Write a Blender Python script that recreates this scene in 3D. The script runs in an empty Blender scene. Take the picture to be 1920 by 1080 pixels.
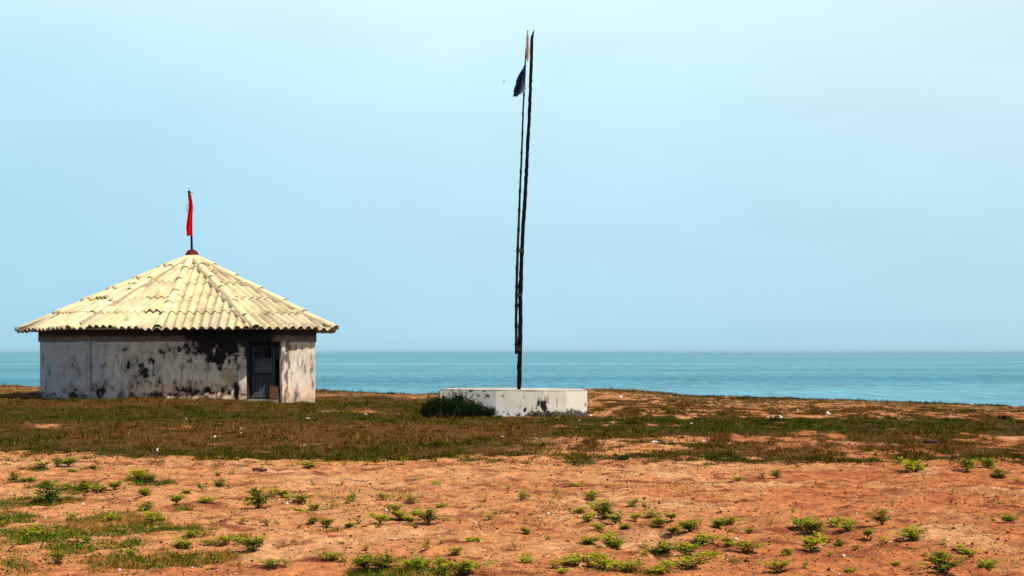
import bpy, bmesh, math, random
import numpy as np
from mathutils import Vector
random.seed(7); RS = np.random.RandomState(11)
sc = bpy.context.scene
C = sc.collection
# ------------------------------------------------------------------ camera
F = 2667.0; EYE = 1.6
cam = bpy.data.cameras.new("camera"); co = bpy.data.objects.new("camera", cam); C.objects.link(co)
co.location = (0, 0, EYE); co.rotation_euler = (math.radians(90), 0, 0)
cam.sensor_width = 36; cam.lens = 36*F/1920; cam.shift_y = 120/1920
cam.clip_start = 0.1; cam.clip_end = 120000
sc.camera = co
# ------------------------------------------------------------------ light
SUN_EL = 54.0; SUN_AZ = 48.0            # azimuth: degrees from straight behind the camera towards the right
def lin(r, g, b):
    f = lambda c: (c/255/12.92) if c/255 <= .04045 else ((c/255+.055)/1.055)**2.4
    return (f(r), f(g), f(b), 1)
sd = Vector((math.sin(math.radians(SUN_AZ))*math.cos(math.radians(SUN_EL)), -math.cos(math.radians(SUN_AZ))*math.cos(math.radians(SUN_EL)), math.sin(math.radians(SUN_EL))))
sl = bpy.data.lights.new("sun", 'SUN'); sl.energy = 4.9; sl.angle = math.radians(0.5); sl.color = (1, .95, .86)
so = bpy.data.objects.new("sun", sl); C.objects.link(so); so.rotation_euler = sd.to_track_quat('Z', 'Y').to_euler(); so.location = (20, -20, 40)
w = bpy.data.worlds.new("World"); sc.world = w; w.use_nodes = True
nt = w.node_tree; N = nt.nodes; L = nt.links
bg = N['Background']; bg.inputs[1].default_value = 0.1
sky = N.new('ShaderNodeTexSky'); sky.sky_type = 'NISHITA'; sky.sun_disc = False
sky.sun_elevation = math.radians(SUN_EL); sky.sun_rotation = math.atan2(sd.x, sd.y)
sky.air_density = 1.2; sky.dust_density = 2.0
tc = N.new('ShaderNodeTexCoord'); sp = N.new('ShaderNodeSeparateXYZ'); L.new(tc.outputs['Generated'], sp.inputs[0])
def skyramp(stops):
    r = N.new('ShaderNodeValToRGB'); e = r.color_ramp.elements
    mr = N.new('ShaderNodeMapRange'); mr.inputs[1].default_value = 0; mr.inputs[2].default_value = .26
    L.new(sp.outputs[2], mr.inputs[0]); L.new(mr.outputs[0], r.inputs[0])
    while len(e) < len(stops): e.new(.5)
    for k, (p, c) in enumerate(stops): e[k].position = p; e[k].color = lin(*c)
    return r
rl = skyramp([(0, (166, 215, 236)), (.12, (170, 218, 241)), (.45, (178, 225, 247)), (.75, (192, 236, 251)), (1, (214, 247, 255))])
rc = skyramp([(0, (172, 218, 236)), (.12, (180, 223, 242)), (.45, (192, 233, 250)), (.75, (206, 245, 254)), (1, (226, 253, 255))])
rr = skyramp([(0, (174, 216, 232)), (.12, (184, 223, 238)), (.45, (194, 231, 244)), (.75, (206, 240, 249)), (1, (230, 252, 255))])
def mr_(a, b, src):
    m = N.new('ShaderNodeMapRange'); m.interpolation_type = 'SMOOTHSTEP'; m.inputs[1].default_value = a; m.inputs[2].default_value = b; L.new(src, m.inputs[0]); return m
def mx(f, a, b):
    m = N.new('ShaderNodeMix'); m.data_type = 'RGBA'; L.new(f, m.inputs[0]); L.new(a, m.inputs[6]); L.new(b, m.inputs[7]); return m
m1 = mx(mr_(-.38, -.02, sp.outputs[0]).outputs[0], rl.outputs[0], rc.outputs[0])
m2 = mx(mr_(.02, .36, sp.outputs[0]).outputs[0], m1.outputs[2], rr.outputs[0])
hz = N.new('ShaderNodeTexNoise'); hz.inputs['Scale'].default_value = 5; hz.inputs['Detail'].default_value = 5; hm_ = N.new('ShaderNodeMapping'); hm_.inputs['Scale'].default_value = (1, 1, 3.5)
L.new(tc.outputs['Generated'], hm_.inputs[0]); L.new(hm_.outputs[0], hz.inputs[0])
hr = N.new('ShaderNodeMapRange'); hr.inputs[1].default_value = .3; hr.inputs[2].default_value = .7; hr.inputs[3].default_value = 9.65; hr.inputs[4].default_value = 10.35; L.new(hz.outputs[0], hr.inputs[0])
sc10 = N.new('ShaderNodeVectorMath'); sc10.operation = 'SCALE'; L.new(hr.outputs[0], sc10.inputs[3]); L.new(m2.outputs[2], sc10.inputs[0])
dim = N.new('ShaderNodeVectorMath'); dim.operation = 'SCALE'; dim.inputs[3].default_value = .55; L.new(sky.outputs[0], dim.inputs[0])
m3 = mx(mr_(.27, .42, sp.outputs[2]).outputs[0], sc10.outputs[0], dim.outputs[0])
L.new(m3.outputs[2], bg.inputs[0])
sc.view_settings.view_transform = 'Standard'; sc.view_settings.look = 'None'; sc.view_settings.gamma = 1
sc.view_settings.exposure = 0.0
sc.render.engine = 'CYCLES'
# ------------------------------------------------------------------ helpers
def P(px, py, D): return Vector(((px-960)/F*D, D, EYE-(py-660)/F*D))
def XX(px, D): return (px-960)/F*D
def hsh(i, j, s):
    n = (i.astype(np.int64)*374761393 + j.astype(np.int64)*668265263 + s*2147483647) & 0xffffffff
    n = ((n ^ (n >> 13))*1274126177) & 0xffffffff
    return ((n ^ (n >> 16)) & 0xffff)/65535.0
def vn(x, y, s=0):
    x = np.asarray(x, float); y = np.asarray(y, float)
    i = np.floor(x); j = np.floor(y); fx = x-i; fy = y-j
    fx = fx*fx*(3-2*fx); fy = fy*fy*(3-2*fy)
    a = hsh(i, j, s); b = hsh(i+1, j, s); c = hsh(i, j+1, s); d = hsh(i+1, j+1, s)
    return (a*(1-fx)+b*fx)*(1-fy)+(c*(1-fx)+d*fx)*fy
def fbm(x, y, o=4, s=0, r=.5):
    t = 0; a = 1; n = 0
    for k in range(o):
        t = t+a*vn(x*2**k+17.3*k, y*2**k-9.1*k, s+k); n += a; a *= r
    return t/n
def ss(a, b, x): t = np.clip((x-a)/(b-a), 0, 1); return t*t*(3-2*t)
def mixc(a, b, t): return np.asarray(a)*(1-t[..., None])+np.asarray(b)*t[..., None]
def tag(o, label=None, cat=None, group=None, kind=None):
    if label: o['label'] = label
    if cat: o['category'] = cat
    if group: o['group'] = group
    if kind: o['kind'] = kind
    return o
def empty(name, loc=(0, 0, 0), rz=0):
    o = bpy.data.objects.new(name, None); C.objects.link(o); o.location = loc; o.rotation_euler = (0, 0, rz); o.empty_display_size = .2
    return o
def mesh(name, verts, faces, mat, parent=None, col=None, smooth=False, world=True):
    """verts (n,3) in world space; the object keeps them relative to its parent"""
    me = bpy.data.meshes.new(name)
    v = np.asarray(verts, float).reshape(-1, 3)
    off = np.zeros(3)
    if isinstance(faces, np.ndarray):
        k = faces.shape[1]; nf = len(faces)
        me.vertices.add(len(v)); me.vertices.foreach_set('co', v.ravel())
        me.loops.add(nf*k); me.loops.foreach_set('vertex_index', faces.astype(np.int32).ravel())
        me.polygons.add(nf); me.polygons.foreach_set('loop_start', np.arange(0, nf*k, k, dtype=np.int32))
        me.update(calc_edges=True)
    else:
        me.from_pydata([tuple(p) for p in v], [], faces)
    if col is not None:
        at = me.color_attributes.new('col', 'FLOAT_COLOR', 'POINT')
        c = np.ones((len(v), 4)); c[:, :3] = np.asarray(col).reshape(-1, 3); at.data.foreach_set('color', c.ravel())
    if smooth: me.polygons.foreach_set('use_smooth', np.ones(len(me.polygons), bool))
    me.materials.append(mat)
    me.update()
    o = bpy.data.objects.new(name, me); C.objects.link(o)
    if parent is not None:
        o.parent = parent
        if world:
            import mathutils
            M = mathutils.Matrix.Translation(parent.location)
            o.matrix_parent_inverse = M.inverted()
    return o
def recenter(o, loc):
    """top-level mesh: put the origin at loc"""
    loc = Vector(loc)
    for v in o.data.vertices: v.co -= loc
    o.location = loc
    return o
def grid_faces(nr, nc, off=0):
    i = np.arange(nr-1)[:, None]*nc+np.arange(nc-1)[None, :]+off
    return np.stack([i, i+1, i+1+nc, i+nc], -1).reshape(-1, 4)
class MB:
    def __init__(s): s.v = []; s.f = []; s.c = []
    def add(s, vs, fs, c=None):
        n = len(s.v); s.v += [tuple(p) for p in vs]; s.f += [tuple(i+n for i in f) for f in fs]
        if c is not None: s.c += [c]*len(vs)
    def box(s, o, ax, ay, az, c=None):
        o = Vector(o); ax = Vector(ax); ay = Vector(ay); az = Vector(az)
        vs = [o, o+ax, o+ax+ay, o+ay, o+az, o+ax+az, o+ax+ay+az, o+ay+az]
        s.add(vs, [(0, 3, 2, 1), (4, 5, 6, 7), (0, 1, 5, 4), (1, 2, 6, 5), (2, 3, 7, 6), (3, 0, 4, 7)], c)
    def tube(s, pts, rad, n=8, c=None, wob=0):
        pts = [Vector(p) for p in pts]; rings = []
        for k, p in enumerate(pts):
            d = (pts[min(k+1, len(pts)-1)]-pts[max(k-1, 0)]).normalized()
            a = d.cross(Vector((0, 1, 0.01))).normalized(); b = d.cross(a).normalized()
            r = rad[k] if hasattr(rad, '__len__') else rad
            for i in range(n):
                t = 2*math.pi*i/n; rr = r*(1+wob*random.uniform(-1, 1))
                rings.append(p+a*math.cos(t)*rr+b*math.sin(t)*rr)
        fs = []
        for k in range(len(pts)-1):
            for i in range(n):
                fs.append((k*n+i, k*n+(i+1) % n, (k+1)*n+(i+1) % n, (k+1)*n+i))
        fs.append(tuple(range(n))[::-1]); fs.append(tuple((len(pts)-1)*n+i for i in range(n)))
        s.add(rings, fs, c)
    def build(s, name, mat, parent=None, smooth=False):
        return mesh(name, s.v, s.f, mat, parent, s.c if s.c and len(s.c) == len(s.v) else None, smooth)
# ------------------------------------------------------------------ materials
def mat(name, color=None, rough=.8, spec=.3, noise=None, bump=None, attr=False, metallic=0, transl=0, amp=.35):
    m = bpy.data.materials.new(name); m.use_nodes = True; n = m.node_tree.nodes; l = m.node_tree.links
    b = n['Principled BSDF']; b.inputs['Roughness'].default_value = rough; b.inputs['Specular IOR Level'].default_value = spec
    b.inputs['Metallic'].default_value = metallic
    src = None
    if attr:
        a = n.new('ShaderNodeAttribute'); a.attribute_name = 'col'; src = a.outputs['Color']
    else:
        r = n.new('ShaderNodeRGB'); r.outputs[0].default_value = (*color, 1); src = r.outputs[0]
    t = n.new('ShaderNodeTexCoord')
    if noise:
        x = n.new('ShaderNodeTexNoise'); x.inputs['Scale'].default_value = noise; x.inputs['Detail'].default_value = 6; x.inputs['Roughness'].default_value = .65
        l.new(t.outputs['Object'], x.inputs[0])
        mr = n.new('ShaderNodeMapRange'); mr.inputs[1].default_value = .3; mr.inputs[2].default_value = .7; mr.inputs[3].default_value = 1-amp; mr.inputs[4].default_value = 1+amp*.7
        l.new(x.outputs[0], mr.inputs[0])
        v = n.new('ShaderNodeVectorMath'); v.operation = 'SCALE'; l.new(src, v.inputs[0]); l.new(mr.outputs[0], v.inputs[3]); src = v.outputs[0]
    l.new(src, b.inputs['Base Color'])
    if bump:
        x = n.new('ShaderNodeTexNoise'); x.inputs['Scale'].default_value = bump[0]; x.inputs['Detail'].default_value = 5
        l.new(t.outputs['Object'], x.inputs[0])
        bp = n.new('ShaderNodeBump'); bp.inputs['Strength'].default_value = bump[1]; bp.inputs['Distance'].default_value = bump[2]
        l.new(x.outputs[0], bp.inputs['Height']); l.new(bp.outputs[0], b.inputs['Normal'])
    if transl:
        tr = n.new('ShaderNodeBsdfTranslucent'); l.new(src, tr.inputs[0]); mxs = n.new('ShaderNodeMixShader'); mxs.inputs[0].default_value = transl
        out = n['Material Output']; l.new(b.outputs[0], mxs.inputs[1]); l.new(tr.outputs[0], mxs.inputs[2]); l.new(mxs.outputs[0], out.inputs[0])
    return m
M_ground = mat('sandy_soil', attr=True, rough=.95, spec=.05, noise=13, amp=.42, bump=(28, .8, .03))
def add_shade_and_flecks(m):
    n = m.node_tree.nodes; l = m.node_tree.links; b = n['Principled BSDF']; src = b.inputs['Base Color'].links[0].from_socket
    t = n['Texture Coordinate'] if 'Texture Coordinate' in n else n.new('ShaderNodeTexCoord')
    for sc_, lo, hi, k, col in ((7, .57, .67, .42, (.35, .20, .17, 1)), (34, .60, .68, .55, (.30, .18, .15, 1)), (60, .66, .72, .5, (1.5, 1.55, 1.7, 1))):  # dark layers paint the sand's relief shading, the last adds pale flecks
        x = n.new('ShaderNodeTexNoise'); x.inputs['Scale'].default_value = sc_; x.inputs['Detail'].default_value = 5; x.inputs['Roughness'].default_value = .6
        l.new(t.outputs['Object'], x.inputs[0])
        mr = n.new('ShaderNodeMapRange'); mr.inputs[1].default_value = lo; mr.inputs[2].default_value = hi; mr.inputs[4].default_value = k; l.new(x.outputs[0], mr.inputs[0])
        mm = n.new('ShaderNodeMix'); mm.data_type = 'RGBA'; mm.blend_type = 'MULTIPLY'; l.new(mr.outputs[0], mm.inputs[0]); l.new(src, mm.inputs[6]); mm.inputs[7].default_value = col; src = mm.outputs[2]
    l.new(src, b.inputs['Base Color'])
add_shade_and_flecks(M_ground)
M_leaf = mat('leaf', attr=True, rough=.7, spec=.12, transl=.25)
M_bush = mat('dark_leaf', attr=True, rough=.8, spec=.03, transl=.08)
M_grass = mat('grass_blade', attr=True, rough=.9, spec=.02, transl=.12)
M_plaster = mat('old_plaster', attr=True, rough=.9, spec=.15, noise=9, amp=.18, bump=(14, .5, .02))
M_limewash = mat('limewashed_masonry', attr=True, rough=.9, spec=.1, noise=6, amp=.07, bump=(10, .3, .012))
M_roof = mat('asbestos_cement', attr=True, rough=.85, spec=.2, noise=6, amp=.12, bump=(60, .25, .004))
M_mortar = mat('grey_mortar', (.42, .33, .21), rough=.95, noise=12, bump=(30, .6, .02))
M_darkwood = mat('dark_weathered_log', (.009, .006, .007), rough=.95, spec=.03, noise=14, bump=(30, .7, .01), amp=.6)
M_bamboo = mat('dark_bamboo', (.012, .009, .011), rough=.8, spec=.06, noise=20, amp=.5)
M_red = mat('red_cloth', (.70, .002, .003), rough=.8, spec=.1, noise=20, amp=.2, transl=.2)
M_dark = mat('dark_blue_cloth', attr=True, rough=.9, spec=.1, noise=25, amp=.3)
M_pale = mat('faded_pale_cloth', attr=True, rough=.9, noise=30, amp=.3)
M_ball = mat('red_painted_cement', (.13, .012, .007), rough=.7, spec=.1, noise=15, amp=.3)
M_door = mat('blue_grey_door_paint', attr=True, rough=.8, spec=.2, noise=22, amp=.55, bump=(40, .5, .006))
M_black = mat('soot_and_shadow_timber', (.008, .007, .008), rough=.9, noise=20)  # near-black timber: soot plus the door jamb's shadow painted into the colour
M_rust = mat('rusty_brown_board', (.10, .033, .014), rough=.85, noise=14, amp=.5, bump=(30, .4, .005))
M_white = mat('white_litter', (.8, .78, .74), rough=.5, noise=30, amp=.15)
M_stone = mat('pale_stone', (.55, .46, .36), rough=.9, noise=30, bump=(40, .6, .01))
M_clod = mat('dark_clod', (.05, .022, .015), rough=.95, noise=30, bump=(40, .6, .01))
M_rope = mat('rope', (.06, .045, .03), rough=.9, noise=60)
M_metal = mat('grey_wire', (.3, .3, .3), rough=.5, metallic=.6)
# ------------------------------------------------------------------ ground
CR = [(-3000, 735), (-400, 726), (0, 725), (76, 727), (350, 730), (600, 734), (700, 737), (800, 740), (960, 738), (1050, 733), (1110, 730), (1190, 733), (1300, 744), (1500, 749), (1600, 752), (1750, 757), (1910, 763), (2400, 770), (6000, 778)]
YC = 56.0
crx = np.array([XX(a, YC) for a, b in CR]); crz = np.array([EYE-(b-660)/F*YC for a, b in CR])
HX = XX(300, 42.5)
FP = [(RS.uniform(-7, 7), RS.uniform(9.5, 22.5), RS.uniform(.05, .11), RS.uniform(.10, .17), RS.uniform(0, 3.14), RS.uniform(.014, .04)) for _ in range(520)]
def gz(x, y, fine=False):
    x = np.asarray(x, float); y = np.asarray(y, float)
    hc = np.interp(x, crx, crz)
    z = hc*ss(30, YC, y)
    z = z+.14*np.exp(-((x-HX)**2+(y-42)**2)/(2*2.6**2))+.04*np.exp(-((x+8.2)**2+(y-43)**2)/(2*1.6**2))
    z = z+(fbm(x*.25, y*.25, 3, 5)-.5)*.10*ss(10, 14, y)*(1-ss(38, 41, y)) + (fbm(x*.8, y*.8, 3, 9)-.5)*.05
    yc = YC+.6+(fbm(x*.15, x*0, 3, 31)-.5)*2
    d = np.clip(y-yc, 0, None)
    z = z-(.25*d*ss(0, 3, d))*1.0
    z = np.maximum(z, -7.5+0*z)
    if fine:
        n = ss(4, 7, y)*(1-ss(45, 60, y)*.5)
        z = z+n*((fbm(x*2.4, y*2.4, 3, 21)-.5)*.065+(fbm(x*7, y*7, 3, 22)-.5)*.055)
    return z
def footprints(x, y, z):
    for (fx, fy, a, b, t, d) in FP:
        m = (np.abs(x-fx) < .4) & (np.abs(y-fy) < .4)
        if not m.any(): continue
        dx = x[m]-fx; dy = y[m]-fy; u = dx*math.cos(t)+dy*math.sin(t); v = -dx*math.sin(t)+dy*math.cos(t)
        q = np.sqrt((u/a)**2+(v/b)**2)
        z[m] += d*(-np.exp(-q**2*1.2)+.55*np.exp(-(q-1.45)**2*5))
    return z
def flatpx(x, y):
    yy = np.maximum(y, 1); return 960+F*x/yy, 660+F*EYE/yy
def interp(px, pts): return np.interp(px, [a for a, b in pts], [b for a, b in pts])
NEAR = [(-600, 850), (0, 852), (200, 858), (420, 864), (600, 866), (780, 869), (850, 862), (900, 852), (1000, 858), (1100, 862), (1250, 866), (1500, 868), (1900, 868), (2600, 868)]
STREAKS = [(130, 918, 60, 8), (40, 905, 40, 5), (280, 912, 40, 5), (30, 975, 50, 12), (400, 1010, 60, 7), (120, 1030, 80, 10), (60, 884, 30, 4), (180, 883, 26, 3.5), (200, 945, 60, 6), (70, 945, 60, 14), (340, 958, 18, 4), (598, 996, 46, 5), (520, 1027, 40, 4), (890, 866, 45, 5), (1180, 858, 60, 7), (1090, 867, 26, 4),
           (1215, 868, 15, 3), (190, 985, 110, 18), (90, 1003, 90, 14), (300, 992, 90, 14), (240, 1020, 50, 10), (190, 1060, 170, 16), (360, 1045, 80, 12), (470, 1062, 50, 6), (820, 1072, 110, 12), (530, 1060, 40, 8), (60, 1065, 80, 14), (700, 1075, 50, 8), (1220, 1075, 60, 7)]
def turf(x, y):
    """density of ground cover 0..1 and dryness 0..1"""
    px, py = flatpx(x, y)
    n1 = fbm(x*.55, y*.45, 4, 40); n2 = fbm(x*1.7, y*1.2, 4, 44); n3 = fbm(x*.22, y*.35, 3, 47); n4 = fbm(x*3.6, y*1.5, 4, 48)
    wob = (n1-.5)*10+(n2-.5)*10
    near = 1-ss(-3.5, 3.0, py-(interp(px, NEAR)-1+wob*.75+(n4-.5)*15))
    right = ss(880, 1120, px)
    fullz = .97+0*px
    # right hand side: bands
    bR = np.interp(py, [724, 760, 782, 790, 812, 822, 840, 852, 868, 872], [.55, .46, .42, .84, .80, .52, .48, .70, .58, 0])
    dR = ss(1-bR-.12, 1-bR+.12, (n1*.3+n2*.25+n4*.45-.5)*2.3+.5)
    bL = np.interp(py, [724, 740, 746, 752, 870], [.5, .5, .75, .99, .99])
    dL = ss(1-bL-.2, 1-bL+.2, (n1*.5+n2*.5-.5)*1.7+.5)
    d = (dL*(1-right)+dR*right)*near
    # bare holes in left turf
    for (hx, hy, rx, ry) in [(95, 800, 36, 4), (350, 802, 30, 3.5), (690, 773, 40, 3.5), (620, 772, 26, 3), (492, 850, 18, 3), (680, 795, 26, 2), (1250, 838, 50, 5), (1420, 803, 40, 2)]:
        d = d*(1-.85*np.exp(-(((px-hx)/rx)**2+((py-hy)/ry)**2)*1.2+(n2-.5)*2))
    fr = 0*px
    for (hx, hy, rx, ry) in STREAKS:
        q = ((px-hx)/rx)**2+((py-hy)/ry)**2
        fr = np.maximum(fr, ss(.35, .75, 1.05-q*.6+(n2-.5)*1.8+(n4-.5)*2.2-.15))
    fr = fr*(py > 855)
    dry = np.interp(py, [724, 750, 756, 790, 797, 825, 845, 868], [.95, .75, .30, .42, .85, .80, .30, .12])*(1-right)+np.interp(py, [724, 782, 790, 812, 822, 840, 855], [.72, .6, .18, .25, .6, .55, .3])*right
    dry = np.clip(dry-.06+(n3-.5)*1.4+(n2-.5)*1.0+(n4-.5)*.9, 0, 1)
    # green spots
    for (hx, hy, rx, ry) in [(1480, 798, 30, 7), (1740, 796, 60, 8), (1150, 855, 50, 7), (340, 785, 60, 4), (700, 862, 90, 4), (1255, 800, 30, 6)]:
        dry = dry*(1-.9*np.exp(-(((px-hx)/rx)**2+((py-hy)/ry)**2)))
    return d, fr, dry
def ground_color(x, y):
    px, py = flatpx(x, y)
    d, fr, dry = turf(x, y)
    n1 = fbm(x*1.1, y*.8, 4, 60); n2 = fbm(x*6, y*5, 3, 63); n3 = fbm(x*.3, y*.3, 3, 66)
    c = mixc((.59, .255, .100), (.50, .175, .062), ss(.3, .75, n3*.6+ss(900, 1900, px)*.45+ss(880, 1080, py)*.2))
    c = mixc(c, (.66, .34, .155), ss(.5, .75, n1)*.75)
    c = mixc(c, (.22, .05, .022), ss(.58, .72, n2)*.5)  # dark red marks: damp sand and lump shade painted into the colour
    c = mixc(c, (.17, .035, .018), ss(.62, .72, fbm(x*3.2, y*4.6, 4, 168))*.75)
    c = mixc(c, (.36, .11, .042), ss(.55, .75, fbm(x*.9, y*1.6, 4, 69))*.5)
    c = mixc(c, (.48, .24, .10), (1-ss(735, 790, py))*.5*(py < 800))
    soil = mixc((.026, .026, .003), (.11, .045, .012), dry)
    c = mixc(c, soil, np.clip(d, 0, 1)*.93)
    c = mixc(c, (.17, .085, .015), fr*.6)
    return c
gx = np.concatenate([-np.geomspace(3000, 13, 70), np.arange(-12.8, 12.8, .05), np.geomspace(13, 3000, 70)])
# 20-60 m band needs medium steps outside +-12.8
gx = np.unique(np.concatenate([gx, np.arange(-24, -12.8, .14), np.arange(12.8, 24, .14)]))
gy = np.concatenate([-np.geomspace(400, 1, 14), np.arange(0, 8, .4), np.arange(8, 24, .042), np.arange(24, 60, .12), np.arange(60, 100, 1.5)])
GX, GY = np.meshgrid(gx, gy)
GZ = gz(GX, GY, True)
GZ = footprints(GX, GY, GZ)
gc = ground_color(GX, GY)
mesh('ground', np.stack([GX, GY, GZ], -1).reshape(-1, 3), grid_faces(len(gy), len(gx)), M_ground, col=gc.reshape(-1, 3), smooth=True)['kind'] = 'structure'
def gh(x, y):
    return float(gz(np.array([x]), np.array([y]), True)[0])
# ------------------------------------------------------------------ sea
def make_sea():
    m = bpy.data.materials.new('sea_water'); m.use_nodes = True; n = m.node_tree.nodes; l = m.node_tree.links
    b = n['Principled BSDF']
    t = n.new('ShaderNodeTexCoord')
    def noise(sx, sy, scale, det=4):
        mp = n.new('ShaderNodeMapping'); mp.inputs['Scale'].default_value = (sx, sy, 1); l.new(t.outputs['Object'], mp.inputs[0])
        x = n.new('ShaderNodeTexNoise'); x.inputs['Scale'].default_value = scale; x.inputs['Detail'].default_value = det; l.new(mp.outputs[0], x.inputs[0]); return x
    big = noise(.0011, .0052, 1, 9); mid = noise(.030, .035, 1, 7); fine = noise(.40, .075, 1, 6)
    r = n.new('ShaderNodeValToRGB'); e = r.color_ramp.elements; e[0].position = .34; e[1].position = .64
    e[0].color = (.045, .22, .31, 1); e[1].color = (.115, .345, .44, 1); l.new(big.outputs[0], r.inputs[0])
    mr = n.new('ShaderNodeMapRange'); mr.inputs[1].default_value = .3; mr.inputs[2].default_value = .7; mr.inputs[3].default_value = .82; mr.inputs[4].default_value = 1.18; l.new(mid.outputs[0], mr.inputs[0])
    v = n.new('ShaderNodeVectorMath'); v.operation = 'SCALE'; l.new(r.outputs[0], v.inputs[0]); l.new(mr.outputs[0], v.inputs[3])
    mf = n.new('ShaderNodeMapRange'); mf.inputs[1].default_value = .32; mf.inputs[2].default_value = .68; mf.inputs[3].default_value = .72; mf.inputs[4].default_value = 1.28; l.new(fine.outputs[0], mf.inputs[0])
    v2 = n.new('ShaderNodeVectorMath'); v2.operation = 'SCALE'; l.new(v.outputs[0], v2.inputs[0]); l.new(mf.outputs[0], v2.inputs[3])
    l.new(v2.outputs[0], b.inputs['Base Color'])
    b.inputs['Roughness'].default_value = .42; b.inputs['IOR'].default_value = 1.33; b.inputs['Specular IOR Level'].default_value = .45
    rr_ = n.new('ShaderNodeMapRange'); rr_.inputs[1].default_value = .35; rr_.inputs[2].default_value = .65; rr_.inputs[3].default_value = .5; rr_.inputs[4].default_value = .36
    l.new(big.outputs[0], rr_.inputs[0]); l.new(rr_.outputs[0], b.inputs['Roughness'])
    ad = n.new('ShaderNodeMath'); ad.operation = 'ADD'; l.new(mid.outputs[0], ad.inputs[0]); l.new(fine.outputs[0], ad.inputs[1])
    bp = n.new('ShaderNodeBump'); bp.inputs['Strength'].default_value = .5; bp.inputs['Distance'].default_value = .5; l.new(ad.outputs[0], bp.inputs['Height']); l.new(bp.outputs[0], b.inputs['Normal'])
    xs = np.concatenate([-np.geomspace(45000, 50, 30), [0], np.geomspace(50, 45000, 30)]); ys = np.geomspace(66, 45000, 60)
    X, Y = np.meshgrid(xs, ys)
    o = mesh('sea', np.stack([X, Y, 0*X-5.2], -1).reshape(-1, 3), grid_faces(60, 61), m); o['kind'] = 'structure'
make_sea()
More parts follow.
